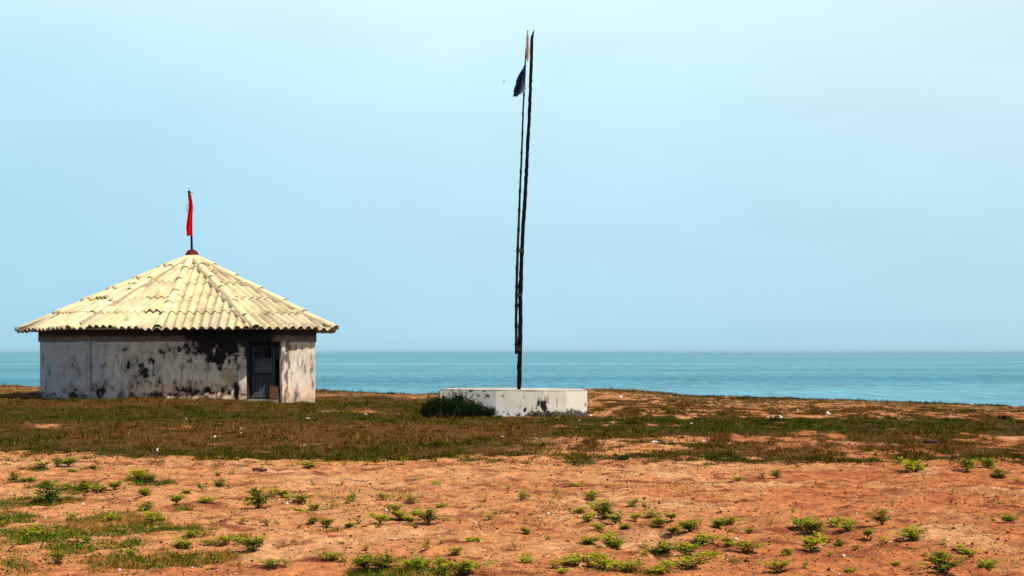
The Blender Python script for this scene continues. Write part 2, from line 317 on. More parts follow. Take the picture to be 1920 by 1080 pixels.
# ------------------------------------------------------------------ hut
HC = Vector((XX(360, 47), 47, 0))
hut = tag(empty('round_hut', (HC.x, HC.y, .05)), 'round mould-stained plaster hut with pale corrugated many-sided roof beside the sea', 'hut')
AP = Vector((XX(360, 47), 47, EYE+178*47/F))
RV = [(48, 44.8), (131, 42.7), (297, 41.5), (480, 41.75), (628, 43.2), (627, 47.5), (560, 51), (430, 52.6), (290, 52.6), (130, 50.8), (33, 47.2)]
EZ = 2.255
rv = [Vector((XX(a, b), b, EZ)) for a, b in RV]
ROWS = 5
def roof_face(A, B, idx, front):
    ex = (B-A).normalized(); mid = A+ex*((AP-A).dot(ex))
    dn = (mid-AP); Ls = dn.length; dn.normalize()
    nr = ex.cross(dn).normalized()
    if nr.z < 0: nr = -nr
    uA = (A-mid).dot(ex); uB = (B-mid).dot(ex)
    tA = uA/Ls; tB = uB/Ls
    per = .255; SW = per*4
    V = []; Fc = []; CO = []
    random.seed(100+idx)
    bounds = [.0]+[b_+random.uniform(-.025, .025) for b_ in (.20, .41, .60, .79)]+[1.0]
    for r in range(ROWS):
        v0 = bounds[r]*Ls; v1 = bounds[r+1]*Ls
        ulo = tA*v1; uhi = tB*v1
        ph = random.uniform(0, SW)
        j0 = math.floor((ulo-ph)/SW); j1 = math.ceil((uhi-ph)/SW)
        for j in range(j0, j1):
            a = max(ulo, ph+j*SW); b = min(uhi, ph+(j+1)*SW+.03)
            if b-a < .02: continue
            jb = random.uniform(-.09, .09); lift = random.uniform(.0, .014)+(.05 if random.random() < .10 else 0)
            if r == ROWS-1: jb = random.uniform(-.05, .08); 
            if r == ROWS-1 and idx == 1 and j == j0+1: jb = -.16
            if r == ROWS-1 and idx == 0 and j == j1-1: jb = -.14
            skew = random.uniform(-.03, .03); stepk = random.choice((.002, .006, .024, .030)) if idx != 2 else random.choice((.012, .026, .03))
            tint = random.uniform(.92, 1.04); yl = random.uniform(-.05, .03)
            ncol = max(3, int((b-a)/per*10)); us = np.linspace(a, b, ncol)
            nv = 9; base = len(V)
            for q in range(nv):
                for u in us:
                    ub = tA if u < 0 else tB
                    vs = u/ub if abs(ub) > 1e-6 else 0
                    ve = v1+jb+skew*(u-a)
                    top = max(v0-.10, vs)
                    top = min(top, ve)
                    v = top+(ve-top)*q/(nv-1)
                    fr = (v-v0)/(v1-v0)
                    h = .048*math.cos(2*math.pi*u/per)+.018+stepk*fr+lift*fr+.006*j % 2*0
                    p = AP+dn*v+ex*u+nr*h
                    V.append(p)
                    st = vn(np.array([u*3+idx*9]), np.array([v*.9]), 70)[0]; s2 = fbm(np.array([u*5+idx*9]), np.array([v*3.0]), 3, 72)[0]
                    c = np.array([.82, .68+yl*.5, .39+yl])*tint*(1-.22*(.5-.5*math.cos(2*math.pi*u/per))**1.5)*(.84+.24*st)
                    c = c*(1-.5*max(0, s2-.54)*3)
                    gk = max(0, fbm(np.array([u*6+idx*7]), np.array([v*.8+r*3]), 3, 77)[0]-.52)*3.2; gk = min(gk, .6); c = c*(1-gk)+np.array([.46, .38, .27])*gk
                    ev = max(0, (v/Ls-.80)/.2); gm = ev*max(0, fbm(np.array([u*1.5+idx*3]), np.array([v]), 3, 75)[0]-.42)*3
                    if idx >= 3: gm = gm*1.8+.12*ev
                    gm = min(gm, .75)
                    c = c*(1-gm)+np.array([.38, .31, .25])*gm
                    if (j+r) % 3 == 0 and idx > 2: c = c*.92
                    CO.append(c)
            i = np.arange(nv-1)[:, None]*ncol+np.arange(ncol-1)[None, :]+base
            Fc.append(np.stack([i, i+1, i+1+ncol, i+ncol], -1).reshape(-1, 4))
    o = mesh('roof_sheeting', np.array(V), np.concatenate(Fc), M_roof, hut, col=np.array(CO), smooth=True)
    sol = o.modifiers.new('thickness', 'SOLIDIFY'); sol.thickness = .012; sol.offset = -1
    # mortar / batten layer under the sheets
    mb = MB()
    k = .955
    tri = [AP-nr*.05, AP+(A-AP)*k-nr*.05, AP+(B-AP)*k-nr*.05]; low = [p-Vector((0, 0, .05)) for p in tri]
    mb.add(tri+low, [(0, 1, 2), (5, 4, 3), (0, 3, 4, 1), (1, 4, 5, 2), (2, 5, 3, 0)])
    mb.build('roof_boarding', M_mortar, hut)
    return nr
nrs = []
for i in range(len(rv)):
    nrs.append(roof_face(rv[i], rv[(i+1) % len(rv)], i, i < 4))
# ridge caps: overlapping half-round pieces down each hip
for i in range(len(rv)):
    random.seed(300+i)
    n = (nrs[i]+nrs[i-1]).normalized(); d = (rv[i]-AP); Lh = d.length; d.normalize(); sd_ = d.cross(n).normalized()
    v = []; f = []; c = []
    cuts = [.02]
    while cuts[-1] < .93: cuts.append(cuts[-1]+random.uniform(.13, .19))
    cuts[-1] = .998
    if i == 0: cuts = [.02, .16, .33, .47, .62, .80]
    for k in range(len(cuts)-1):
        a = cuts[k]*Lh-.05; b = cuts[k+1]*Lh+.03; sh = random.uniform(-.025, .025); tw = random.uniform(-.03, .03)
        tint = random.uniform(.9, 1.04)
        nn = 9; base = len(v)
        for q in range(7):
            fq = q/6; s = a+(b-a)*fq; r = .078+.020*fq; up = .070+.028*fq
            for g in range(nn):
                t = math.pi*(g/(nn-1)); lat = math.cos(t)*r*1.25
                pz = math.sin(t)*r*1.0
                skirt = 0
                if g in (0, nn-1): lat *= 1.12; pz = -.03
                v.append(AP+d*s+sd_*(lat+sh+tw*fq)+n*(up-.02+pz))
                st = vn(np.array([s*3+i*5]), np.array([g*.7]), 80)[0]
                cc = np.array([.82, .69, .40])*tint*(.85+.25*st)
                gm = max(0, (s/Lh-.75))*.8*(1 if i >= 3 else .4)
                c.append(cc*(1-gm)+np.array([.36, .30, .25])*gm)
        for q in range(6):
            for g in range(nn-1):
                f.append((base+q*nn+g, base+q*nn+g+1, base+(q+1)*nn+g+1, base+(q+1)*nn+g))
    o = mesh('ridge_cap', v, f, M_roof, hut, col=c, smooth=True)
    sol = o.modifiers.new('thickness', 'SOLIDIFY'); sol.thickness = .016; sol.offset = 0
# mortar fillets beside two hips
for i, side in ((3, -1), (1, 1), (4, -1)):
    random.seed(50+i)
    n = nrs[i-1] if side < 0 else nrs[i]; d = (rv[i]-AP); Lh = d.length; d.normalize(); sd_ = d.cross(n).normalized()
    toward = (rv[(i+side) % len(rv)]-rv[i]).normalized()
    if sd_.dot(toward) < 0: sd_ = -sd_
    v = []; f = []
    K = 60
    for k in range(K):
        s = (.04+.9*k/(K-1))*Lh
        ph = (s/Lh*5+.1) % 1
        wd = .12+.17*(1-ph)*(s/Lh*.5+.5)+random.uniform(-.015, .015)
        for lat, up in ((.02, .06), (wd*.6, .115), (wd, .10), (wd+.02, .0)):
            v.append(AP+d*s+sd_*lat+n*(up+random.uniform(-.006, .006)))
    for k in range(K-1):
        for g in range(3): f.append((k*4+g, k*4+g+1, (k+1)*4+g+1, (k+1)*4+g))
    mesh('mortar_fillet', v, f, M_mortar, hut, smooth=True)
# finial
def lathe(name, prof, cx, cy, z0, m, parent, n=24):
    v = []; f = []
    for (r, z) in prof:
        for i in range(n):
            t = 2*math.pi*i/n; v.append((cx+r*math.cos(t), cy+r*math.sin(t), z0+z))
    for k in range(len(prof)-1):
        for i in range(n): f.append((k*n+i, k*n+(i+1) % n, (k+1)*n+(i+1) % n, (k+1)*n+i))
    return mesh(name, v, f, m, parent, smooth=True)
Zb = EYE+(660-480.5)*47/F
fin = lathe('finial_ball', [(.001, -.03), (.20, -.02), (.213, .03), (.205, .08), (.18, .14), (.13, .19), (.07, .22), (.03, .235), (.001, .24)], AP.x, AP.y, Zb, M_ball, hut)
lathe('finial_collar', [(.36, -.20), (.30, -.10), (.235, -.03), (.21, -.005), (.001, .0)], AP.x, AP.y, Zb, M_mortar, hut)
# ---- walls
WV = [(75, 45.3), (160, 43.5), (305, 42.55), (450, 42.75)]
WB = [(527, 42.75), (591, 43.25), (590, 47.6), (530, 50.0), (420, 51.2), (290, 51.2), (170, 50), (92, 48)]
ZT = 2.2; ZC = 1.92
BL = [(350, 735, 60, 14, .55), (270, 690, 30, 34, .62), (345, 655, 34, 22, .6), (315, 740, 60, 10, .7), (405, 730, 50, 14, .6), (190, 728, 22, 16, .6), (385, 650, 26, 18, 1.3), (415, 662, 44, 34, .85), (470, 650, 26, 20, 1.1), (410, 672, 26, 26, 1.35), (430, 650, 28, 22, 1.5), (400, 640, 50, 7, 1.0), (340, 655, 40, 12, .55), (360, 675, 16, 10, .5), (283, 680, 12, 18, .95), (272, 700, 14, 16, .7), (292, 715, 12, 10, .8), (280, 738, 14, 10, .8), (243, 686, 6, 9, .75), (300, 742, 22, 8, .8), (335, 742, 40, 8, .75),
      (190, 733, 18, 10, .8), (362, 730, 20, 9, .45), (420, 735, 30, 14, .7), (442, 735, 10, 16, .95), (92, 700, 4, 14, .5), (110, 740, 40, 8, .55), (145, 738, 12, 10, .7), (130, 700, 20, 22, .35), (300, 660, 8, 6, .6), (230, 655, 20, 10, .25), (455, 742, 8, 14, .8), (470, 655, 20, 14, 1.2)]
def wall_color(Pw, right=False):
    x, y, z = Pw[..., 0], Pw[..., 1], Pw[..., 2]
    px = 960+F*x/y; py = 660-F*(z-EYE)/y
    s = x+y*.35
    n1 = fbm(s*1.3, z*1.6, 4, 90); n2 = fbm(s*5, z*4.2, 5, 92, .6); n3 = fbm(s*14, z*3.5, 3, 95); n4 = fbm(s*11, z*9, 4, 97, .6)
    c = mixc((.76, .63, .50), (.84, .54, .36), ss(.35, .75, n1*.6+ss(690, 745, py)*.5))
    c = mixc(c, (.42, .45, .50), (1-ss(130, 300, px+(n1-.5)*120))*.85)  # blue-grey shade of the left walls painted into the plaster colour
    c = mixc(c, (.54, .33, .13), ss(.62, .9, fbm(s*2, z*2, 3, 98)*.8+.6*np.exp(-(((px-432)/22)**2+((py-700)/20)**2)))*.8)
    c = mixc(c, (.25, .21, .19), ss(.5, .78, n3)*.45)
    c = mixc(c, (.42, .40, .40), ss(.5, .7, n4)*.2)
    mold = 0*px
    for (bx, by, rx, ry, st) in BL:
        mold = np.maximum(mold, 1.18*st*np.exp(-((px-bx)/rx)**2-((py-by)/ry)**2))
    m = ss(.33, .72, mold*.72+(n2-.5)*1.5+(n4-.5)*1.3)*np.clip(mold*2.4, 0, 1)
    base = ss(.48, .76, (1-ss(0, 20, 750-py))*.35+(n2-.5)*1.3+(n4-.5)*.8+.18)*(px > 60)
    streak = ss(.56, .70, n3*.6+n2*.4)*.5*ss(640, 700, py)
    if right:
        c = mixc(c, (.66, .52, .38), ss(.3, .6, n1)*.7+0*px)
        m = ss(.50, .72, n3*.8+.15*(n4-.5)+.12*(1-ss(600, 720, py))+.16*(1-ss(534, 552, px)))*.7
        base = base*.25; streak = streak*.6
    soft = np.clip(mold, 0, 1)**.65*.6*ss(.25, .65, n2)
    if right: soft = 0*soft
    c = mixc(c, (.10, .06, .055), np.clip(soft*1.2, 0, 1))
    c = mixc(c, (.16, .10, .09), streak*.8)
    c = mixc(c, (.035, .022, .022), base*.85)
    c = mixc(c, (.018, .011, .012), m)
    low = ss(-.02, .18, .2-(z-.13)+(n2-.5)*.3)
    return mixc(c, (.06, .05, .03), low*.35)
def panel(name, A, B, z0, z1, dz=.025, right=False, bow=0.012, parent=hut, th=.18, colorf=wall_color, m=M_plaster):
    A = Vector(A); B = Vector(B); Lx = (B-A).length; nu = max(2, int(Lx/dz)); nz = max(2, int((z1-z0)/dz))
    d = (B-A)/Lx; nrm = Vector((d.y, -d.x, 0))
    u = np.linspace(0, Lx, nu); z = np.linspace(z0, z1, nz); U, Z = np.meshgrid(u, z)
    off = (fbm(U*1.5+A.x, Z*1.5, 3, 99)-.5)*bow
    edge = np.minimum(np.minimum(U, Lx-U)/.3, 1); off = off*np.clip(edge, 0, 1)
    V = np.stack([A.x+d.x*U+nrm.x*off, A.y+d.y*U+nrm.y*off, Z], -1).reshape(-1, 3)
    Fg = grid_faces(nz, nu); col = colorf(V, right) if colorf is wall_color else colorf(V)
    # inner skin (simple) + rim
    nb = len(V); ia = [(A-nrm*th), (B-nrm*th)]
    back = np.array([[ia[0].x, ia[0].y, z0], [ia[1].x, ia[1].y, z0], [ia[1].x, ia[1].y, z1], [ia[0].x, ia[0].y, z1]])
    V = np.concatenate([V, back]); col = np.concatenate([col, np.tile([.25, .22, .2], (4, 1))])
    tl = (nz-1)*nu
    faces = np.concatenate([Fg, np.array([[nb+1, nb, nb+3, nb+2], [0, tl, nb+3, nb], [nu-1, nb+1, nb+2, tl+nu-1], [tl, tl+nu-1, nb+2, nb+3]])])
    return mesh(name, V, faces, m, parent, col=col, smooth=False)
def W(a, b): return Vector((XX(a, b), b, 0))
fw = [W(*p) for p in WV]; bw = [W(*p) for p in WB]
# one wall mesh: gather the panels
wall_parts = []
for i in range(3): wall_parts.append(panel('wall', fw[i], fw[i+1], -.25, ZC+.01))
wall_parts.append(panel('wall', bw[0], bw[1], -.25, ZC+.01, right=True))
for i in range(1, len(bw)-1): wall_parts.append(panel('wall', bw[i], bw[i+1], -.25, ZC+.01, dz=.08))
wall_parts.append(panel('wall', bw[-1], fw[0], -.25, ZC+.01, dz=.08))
def join(objs, name):
    Vs = []; Fs = []; Cs = []; off = 0
    for o in objs:
        me = o.data; n = len(me.vertices); a = np.zeros(n*3); me.vertices.foreach_get('co', a); Vs.append(a.reshape(-1, 3))
        f = np.zeros(len(me.loops), dtype=np.int32); me.loops.foreach_get('vertex_index', f); Fs.append(f.reshape(-1, 4)+off); off += n
        c = np.zeros(n*4); me.color_attributes['col'].data.foreach_get('color', c); Cs.append(c.reshape(-1, 4)[:, :3])
    mt = objs[0].data.materials[0]
    for o in objs: bpy.data.objects.remove(o)
    return mesh(name, np.concatenate(Vs), np.concatenate(Fs), mt, hut, col=np.concatenate(Cs))
join(wall_parts, 'wall')
# ring beam above the walls, 5 cm proud
def beam_color(V):
    x, y, z = V[..., 0], V[..., 1], V[..., 2]; px = 960+F*x/y; n = fbm(x*3, z*5+y, 4, 120)
    c = mixc((.26, .17, .13), (.14, .09, .075), n)
    c = mixc(c, (.03, .015, .012), ss(2.02, 2.12, z+(n-.5)*.1)*.9)  # eave shade painted in: the beam blackens towards its top
    k = np.exp(-((px-425)/85)**2)*1.5
    return mixc(c, (.018, .012, .012), np.clip(ss(.35, .6, k*.8+(n-.5)*.8), 0, 1))
ring = fw+[bw[0]]+bw[1:]
ring_out = []
for p in ring:
    v = Vector((p.x-HC.x, p.y-HC.y, 0)); ring_out.append(p+v.normalized()*.055)
bp = [panel('ring_beam', ring_out[i], ring_out[(i+1) % len(ring_out)], ZC, ZT+.1, dz=.05 if i < 5 else .2, bow=.006, colorf=beam_color) for i in range(len(ring_out))]
join(bp, 'ring_beam')
# pilasters
def plast(pxl, pxr, D0, D1, z0, z1, proud, right=False):
    A = W(pxl, D0); B = W(pxr, D1); d = (B-A).normalized(); nrm = Vector((d.y, -d.x, 0))
    A2 = A+nrm*proud; B2 = B+nrm*proud; nz = 90; V = []; 
    chain = [A-nrm*.02, A2+d*.01, A2+d*.03, A2+(B2-A2)*.5, B2-d*.03, B2-d*.01, B-nrm*.02]
    z = np.linspace(z0, z1, nz)
    for zz in z:
        for p in chain: V.append((p.x, p.y, zz))
    V = np.array(V); nf = grid_faces(nz, len(chain))
    return mesh('pilaster', V, nf, M_plaster, hut, col=wall_color(V, right))
plast(152, 168, 43.64, 43.36, -.2, ZC+.002, .085)
plast(447, 463, 42.70, 42.70, -.2, ZC+.002, .07)
plast(527, 534, 42.70, 42.76, -.2, ZC+.002, .05, True)
# door bay
dj = fw[3]; D_door = 43.15
lj = W(463, 42.70)
mb = MB()
mb.box((lj.x-.06, 42.66, -.2), (.06, 0, 0), (0, .75, 0), (0, 0, ZC+.2), (.05, .045, .045))  # left jamb's shadow painted in as a near-black colour
mb.box((bw[0].x, 42.78, -.2), (.1, 0, 0), (0, .6, 0), (0, 0, ZC+.2), (.2, .17, .15))
mb.build('door_jamb', M_plaster, hut)
mb = MB(); dx0 = XX(463.5, D_door); dx1 = XX(526, D_door)
mb.box((dx0-.1, D_door+.0, EYE-(648-660)*D_door/F-.0), (dx1-dx0+.2, 0, 0), (0, .1, 0), (0, 0, .25))
xl0 = XX(466, D_door); xl1 = XX(471.5, D_door)
mb.box((xl0, D_door, 0), (xl1-xl0, 0, 0), (0, .1, 0), (0, 0, 1.79))
mb.box((XX(524, D_door), D_door, 0), (.05, 0, 0), (0, .1, 0), (0, 0, 1.79))
mb.build('door_frame', M_black, hut)
door_bg = (.062, .066, .085)
def dcol(k=1): return (door_bg[0]*k, door_bg[1]*k, door_bg[2]*k)
da, db = XX(472, D_door), XX(516, D_door); zb = EYE-(748.5-660)*D_door/F; zt = EYE-(649-660)*D_door/F
def zz(py): return EYE-(py-660)*D_door/F
mb = MB()
# stiles, rails and boards of the leaf
mb.box((da, D_door+.03, zb), (.09, 0, 0), (0, .045, 0), (0, 0, zt-zb), dcol(.8))
mb.box((db-.09, D_door+.03, zb), (.09, 0, 0), (0, .045, 0), (0, 0, zt-zb), dcol(.9))
for (y0, y1, k) in ((649, 652, .6), (671, 676, 1.0), (699, 703, .25), (745, 748.5, .3)):
    mb.box((da+.09, D_door+.033, zz(y1)), (db-da-.18, 0, 0), (0, .04, 0), (0, 0, zz(y0)-zz(y1)), dcol(k))
nb = 5; wd = (db-da-.18)/nb
for k in range(nb):
    mb.box((da+.09+k*wd+.006, D_door+.05+random.uniform(0, .006), zz(745)), (wd-.012, 0, 0), (0, .02, 0), (0, 0, zz(703)-zz(745)), dcol(random.uniform(.9, 1.35)))
mb.box((da+.09, D_door+.052, zz(699)), (db-da-.18, 0, 0), (0, .02, 0), (0, 0, zz(676)-zz(699)), dcol(1.6))
mb.box((da+.09, D_door+.06, zz(671)), (.3, 0, 0), (0, .02, 0), (0, 0, zz(652)-zz(671)), dcol(.25))
door = mb.build('door', M_door, hut)
mb = MB()
for px_ in (494, 500, 507, 513):
    mb.box((XX(px_, D_door), D_door+.04, zz(671)), (.025, 0, 0), (0, .02, 0), (0, 0, zz(652)-zz(671)), dcol(.9))
wb = mb.build('window_bars', M_door, door)
mb = MB(); mb.box((XX(517, D_door), D_door+.04, zz(673)), (.115, 0, 0), (0, .03, 0), (0, 0, zz(649)-zz(673)), dcol(.9)); mb.build('side_panel', M_door, hut)
mb = MB(); mb.box((dx0-.05, 42.62, .0), (dx1-dx0+.05, 0, 0), (0, .6, 0), (0, 0, .165), (.24, .20, .15)); mb.build('door_step', M_plaster, hut)
# board leaning in the doorway
bd = MB(); bx = XX(504, 42.72); wbd = 19*42.72/F
bd.box((bx, 42.74, .165), (wbd, 0, 0), (0, .05, 0), (-.0, .09, .40)); 
bd.box((bx+.03, 42.725, .20), (wbd-.06, 0, 0), (0, .012, 0), (0, .075, .33))
o = bd.build('board', M_rust); tag(o, 'short rusty brown board leaning at the foot of the blue-grey hut door', 'board'); recenter(o, (bx+wbd/2, 42.74, .165))
# ------------------------------------------------------------------ red flag on the hut
rp = tag(empty('roof_flagpole', (AP.x, AP.y, Zb+.22)), 'short dark pole with a limp red flag standing on the roof ball of the hut', 'flagpole')
mb = MB(); pts = [(359.6, 469), (359.3, 450), (358.6, 425), (357.5, 400), (356.2, 380), (355, 366), (354.6, 358)]
mb.tube([P(a, b, 47) for a, b in pts], [.036, .036, .037, .038, .04, .043, .045], 9, wob=.06)
mb.tube([P(354.6, 358, 47), P(354.4, 352, 47)], .008, 5)
mb.build('pole', M_darkwood, rp, True)
def cloth(name, rows, D, m, parent, amp=.05, folds=2.5, nu=18, colf=None, sub=3):
    ys = np.array([r[0] for r in rows]); yy = np.linspace(ys[0], ys[-1], len(rows)*sub*2)
    V = []; CC = []
    for k, y in enumerate(yy):
        xl = np.interp(y, ys, [r[1] for r in rows]); xr = np.interp(y, ys, [r[2] for r in rows])
        for i in range(nu):
            t = i/(nu-1); wv = math.sin(t*math.pi*2*folds+y*.06)*amp*math.sin(math.pi*min(1, .15+t))
            p = P(xl+(xr-xl)*t+.25*math.sin(y*.9+t*3)*(0 if i in (0,) else 1)*.4, y+ (math.sin(t*9)*.8 if k == len(yy)-1 else 0), D+wv-.05)
            V.append(p); CC.append(colf(t, (y-ys[0])/(ys[-1]-ys[0])) if colf else (1, 1, 1))
    o = mesh(name, np.array([tuple(p) for p in V]), grid_faces(len(yy), nu), m, parent, col=np.array(CC), smooth=True)
    s = o.modifiers.new('t', 'SOLIDIFY'); s.thickness = .006
    return o
cloth('flag', [(362, 354.5, 357.5), (368, 355.2, 359), (376, 355, 360.5), (386, 353.8, 362), (395, 353, 361.8), (405, 351.5, 361), (417, 350, 361), (427, 348.8, 360.8), (434, 350, 361), (442, 350.2, 361)], 46.97, M_red, rp, amp=.055, folds=1.6)
mb = MB(); mb.tube([P(354.5, 364, 46.93), P(358, 361, 46.9), P(362, 363, 46.92), P(360, 360.5, 46.93)], .012, 5); mb.build('flag_knot', M_red, rp)
mb = MB(); mb.tube([P(353, 382, 46.95), P(350.2, 386, 46.95), P(350, 393, 46.95), P(351.5, 398, 46.95), P(353, 397, 46.95)], .010, 5); mb.build('rope_loop', M_rope, rp)
# ------------------------------------------------------------------ platform
PV = [(825, 35.9), (930, 35.15), (1020, 34.80), (1062, 34.72), (1101, 34.80), (1088, 36.2), (1000, 37.0), (860, 37.2)]
plat = tag(empty('flagpole_platform', (0, 35.6, 0)), 'low whitewashed masonry platform with black mould, holding up the tall log flagpole', 'platform')
PB = [(905, 742, 60, 6, .42), (1000, 770, 24, 12, .7), (1000, 776, 12, 12, 1.0), (1017, 762, 9, 16, 1.2), (1010, 778, 40, 6, 1.15), (950, 777, 7, 7, .9), (966, 755, 4, 5, .65), (982, 742, 3, 5, .6), (1050, 782, 30, 5, 1.0), (1090, 772, 6, 12, .75), (1096, 765, 4, 10, .6), (940, 782, 20, 3, .9), (1035, 775, 16, 7, .8), (1072, 778, 12, 5, .6), (885, 733, 14, 2.5, .8), (950, 733, 4, 2.5, .8), (905, 733, 30, 1.8, .5), (993, 749, 2.5, 3, .6), (975, 779, 22, 5, .9)]
def plat_color(V, right=False):
    x, y, z = V[..., 0], V[..., 1], V[..., 2]; px = 960+F*x/y; py = 660-F*(z-EYE)/y
    n1 = fbm(x*1.5, z*2, 4, 130); n2 = fbm(x*9, z*6, 4, 133); n3 = fbm(x*16, z*4, 3, 136)
    c = mixc((.88, .86, .82), (.87, .77, .62), ss(.35, .7, n1+.25*(1-ss(730, 755, py))))
    c = mixc(c, (.55, .50, .46), ss(.64, .85, n3)*.35)
    m = 0*px
    for (bx_, by, rx, ry, st) in PB: m = np.maximum(m, st*np.exp(-((px-bx_)/rx)**2-((py-by)/ry)**2))
    n4 = fbm(x*20, z*14, 4, 139, .6)
    k = ss(.40, .60, m*.60+(n2-.5)*1.2+(n3-.5)*.9+(n4-.5)*1.3)*np.clip(m*2.5, 0, 1)
    low = ss(.0, .07, .10-z+(n1-.5)*.5+(n4-.5)*.25)
    k = np.maximum(k, low*.9)
    c = mixc(c, (.03, .022, .022), k)
    crack = ss(.0, .5, 1-np.abs(px-1046+3*(n1-.5)*4)/.55)*ss(742, 750, py)
    return mixc(c, (.12, .1, .1), np.clip(crack, 0, 1)*.8)
pv = [W(*p) for p in PV]; zt_p = .665
pp = [panel('masonry', pv[i], pv[(i+1) % 8], -.2, zt_p-.018, dz=.02 if i < 4 else .06, bow=.012, th=.12, colorf=lambda V: plat_color(V), parent=plat, m=M_limewash) for i in range(8)]
o = join(pp, 'masonry'); o.parent = plat; o.matrix_parent_inverse = __import__('mathutils').Matrix.Translation(plat.location).inverted()
bm = bmesh.new()
cen = Vector((0, 36, 0))
lo = [bm.verts.new((p.x+(p-cen).normalized().x*.006, p.y+(p-cen).normalized().y*.006, zt_p-.02)) for p in pv]; hi = [bm.verts.new((v.co.x, v.co.y, zt_p)) for v in lo]
bm.faces.new(hi); bm.faces.new(lo[::-1])
for i in range(8): bm.faces.new((lo[i], lo[(i+1) % 8], hi[(i+1) % 8], hi[i]))
bmesh.ops.recalc_face_normals(bm, faces=bm.faces); bmesh.ops.bevel(bm, geom=list(bm.edges), offset=.008, segments=2, affect='EDGES')
me = bpy.data.meshes.new('top_slab'); bm.to_mesh(me); bm.free()
M_white_plaster = mat('whitewash', (.60, .54, .45), rough=.9, noise=5, amp=.45, bump=(12, .5, .02)); me.materials.append(M_white_plaster)
o = bpy.data.objects.new('top_slab', me); C.objects.link(o); o.parent = plat; o.matrix_parent_inverse = __import__('mathutils').Matrix.Translation(plat.location).inverted()
# ------------------------------------------------------------------ tall flagpole
DP = 35.45
tp = tag(empty('tall_flagpole', (XX(972.8, DP), DP, zt_p)), 'tall crooked log flagpole with thin bamboo alongside and ragged dark flag, on white platform', 'flagpole')
def dens(pts, step=9):
    ys = np.arange(pts[0][0], pts[-1][0], -step); ys = np.append(ys, pts[-1][0])
    a = np.array([p[0] for p in pts])[::-1]
    return ys, np.interp(ys, a, np.array([p[1] for p in pts])[::-1]), np.interp(ys, a, np.array([p[2] for p in pts])[::-1])
main = [(733, 972.8, 8.2), (700, 973.6, 8.6), (660, 974.8, 8.4), (640, 975.2, 8.4), (600, 975.8, 8.0), (555, 975.6, 8.0), (500, 977.2, 7.6), (440, 980.0, 7.2), (368, 984.7, 6.8), (300, 988.2, 6.5), (272, 989.5, 6.3), (200, 993.2, 6.0), (140, 995.4, 5.8), (100, 996.7, 5.6), (75, 997.3, 5.8), (66, 998.4, 4.6), (60, 1000.3, 2.2), (56.5, 1001, 1.2)]
ys, xs, ws = dens(main, 7); mb = MB(); random.seed(5)
mb.tube([P(x+random.uniform(-.35, .35), y, DP) for y, x in zip(ys, xs)], [w_/2*DP/F*random.uniform(.93, 1.08) for w_ in ws], 10, wob=.08)
mb.build('log_pole', M_darkwood, tp, True)
thin = [(664, 968, 5.4), (640, 968, 5.2), (600, 967.6, 5.3), (555, 968.4, 5.2), (500, 969.6, 5.0), (440, 971.8, 4.5), (368, 974.6, 4.0), (296, 977.8, 3.6), (200, 981.2, 3.1), (165, 983.3, 2.9), (130, 984.5, 2.8), (100, 986, 2.4), (57, 989.4, 1.6)]
ys, xs, ws = dens(thin, 6); rad = []
for k, (y, w_) in enumerate(zip(ys, ws)): rad.append(w_/2*DP/F*(1.28 if k % 6 == 3 else 1))
mb = MB(); mb.tube([P(x+random.uniform(-.2, .2), y, DP-.12) for y, x in zip(ys, xs)], rad, 8); mb.build('bamboo_pole', M_bamboo, tp, True)
for y, xa in ((655, 971.5), (553, 972), (470, 974)):
    mb = MB()
    for k in range(3):
        yy = y+k*2.2-2; c0 = P(xa, yy, DP-.05); r = .085
        mb.tube([c0+Vector((math.cos(t)*r, math.sin(t)*.13, random.uniform(-.006, .006))) for t in np.linspace(0, 2*math.pi, 13)], .008, 5)
    mb.build('lashing', M_rope, tp, True)
def dkc(t, v):
    g = max(0, min(1, (t-.55)*3))*max(0, min(1, (v-.45)*2.5))
    b_ = .5+.5*math.sin(t*11+v*5)
    return (.006+.24*g+.010*b_, .012+.26*g+.016*b_, .03+.30*g+.035*b_)
cloth('dark_flag', [(121, 983.6, 984.6), (128, 980.5, 984.8), (136, 975.5, 985), (144, 971, 985), (152, 967.8, 985.2), (158, 967.5, 985.5), (164, 965, 985.5), (171, 963, 984.5), (175, 963.6, 979), (181, 962, 969)], DP-.13, M_dark, tp, amp=.06, folds=2.2, colf=dkc, nu=22)
def plc(t, v):
    k = 1 if v > .72 else 0
    a = .5+.3*math.sin(v*14+t*4)
    return (.45+.15*k, .34+.05*k+.08*a, .30+.02*k+.12*a*(1-k))
cloth('pale_cloth', [(62, 988.2, 990.5), (70, 987, 992), (80, 986, 992.6), (90, 986.2, 992.8), (100, 986.5, 993.6), (108, 987.2, 992.5), (115, 988.4, 990)], DP-.16, M_pale, tp, amp=.03, folds=1.5, colf=plc, nu=12)
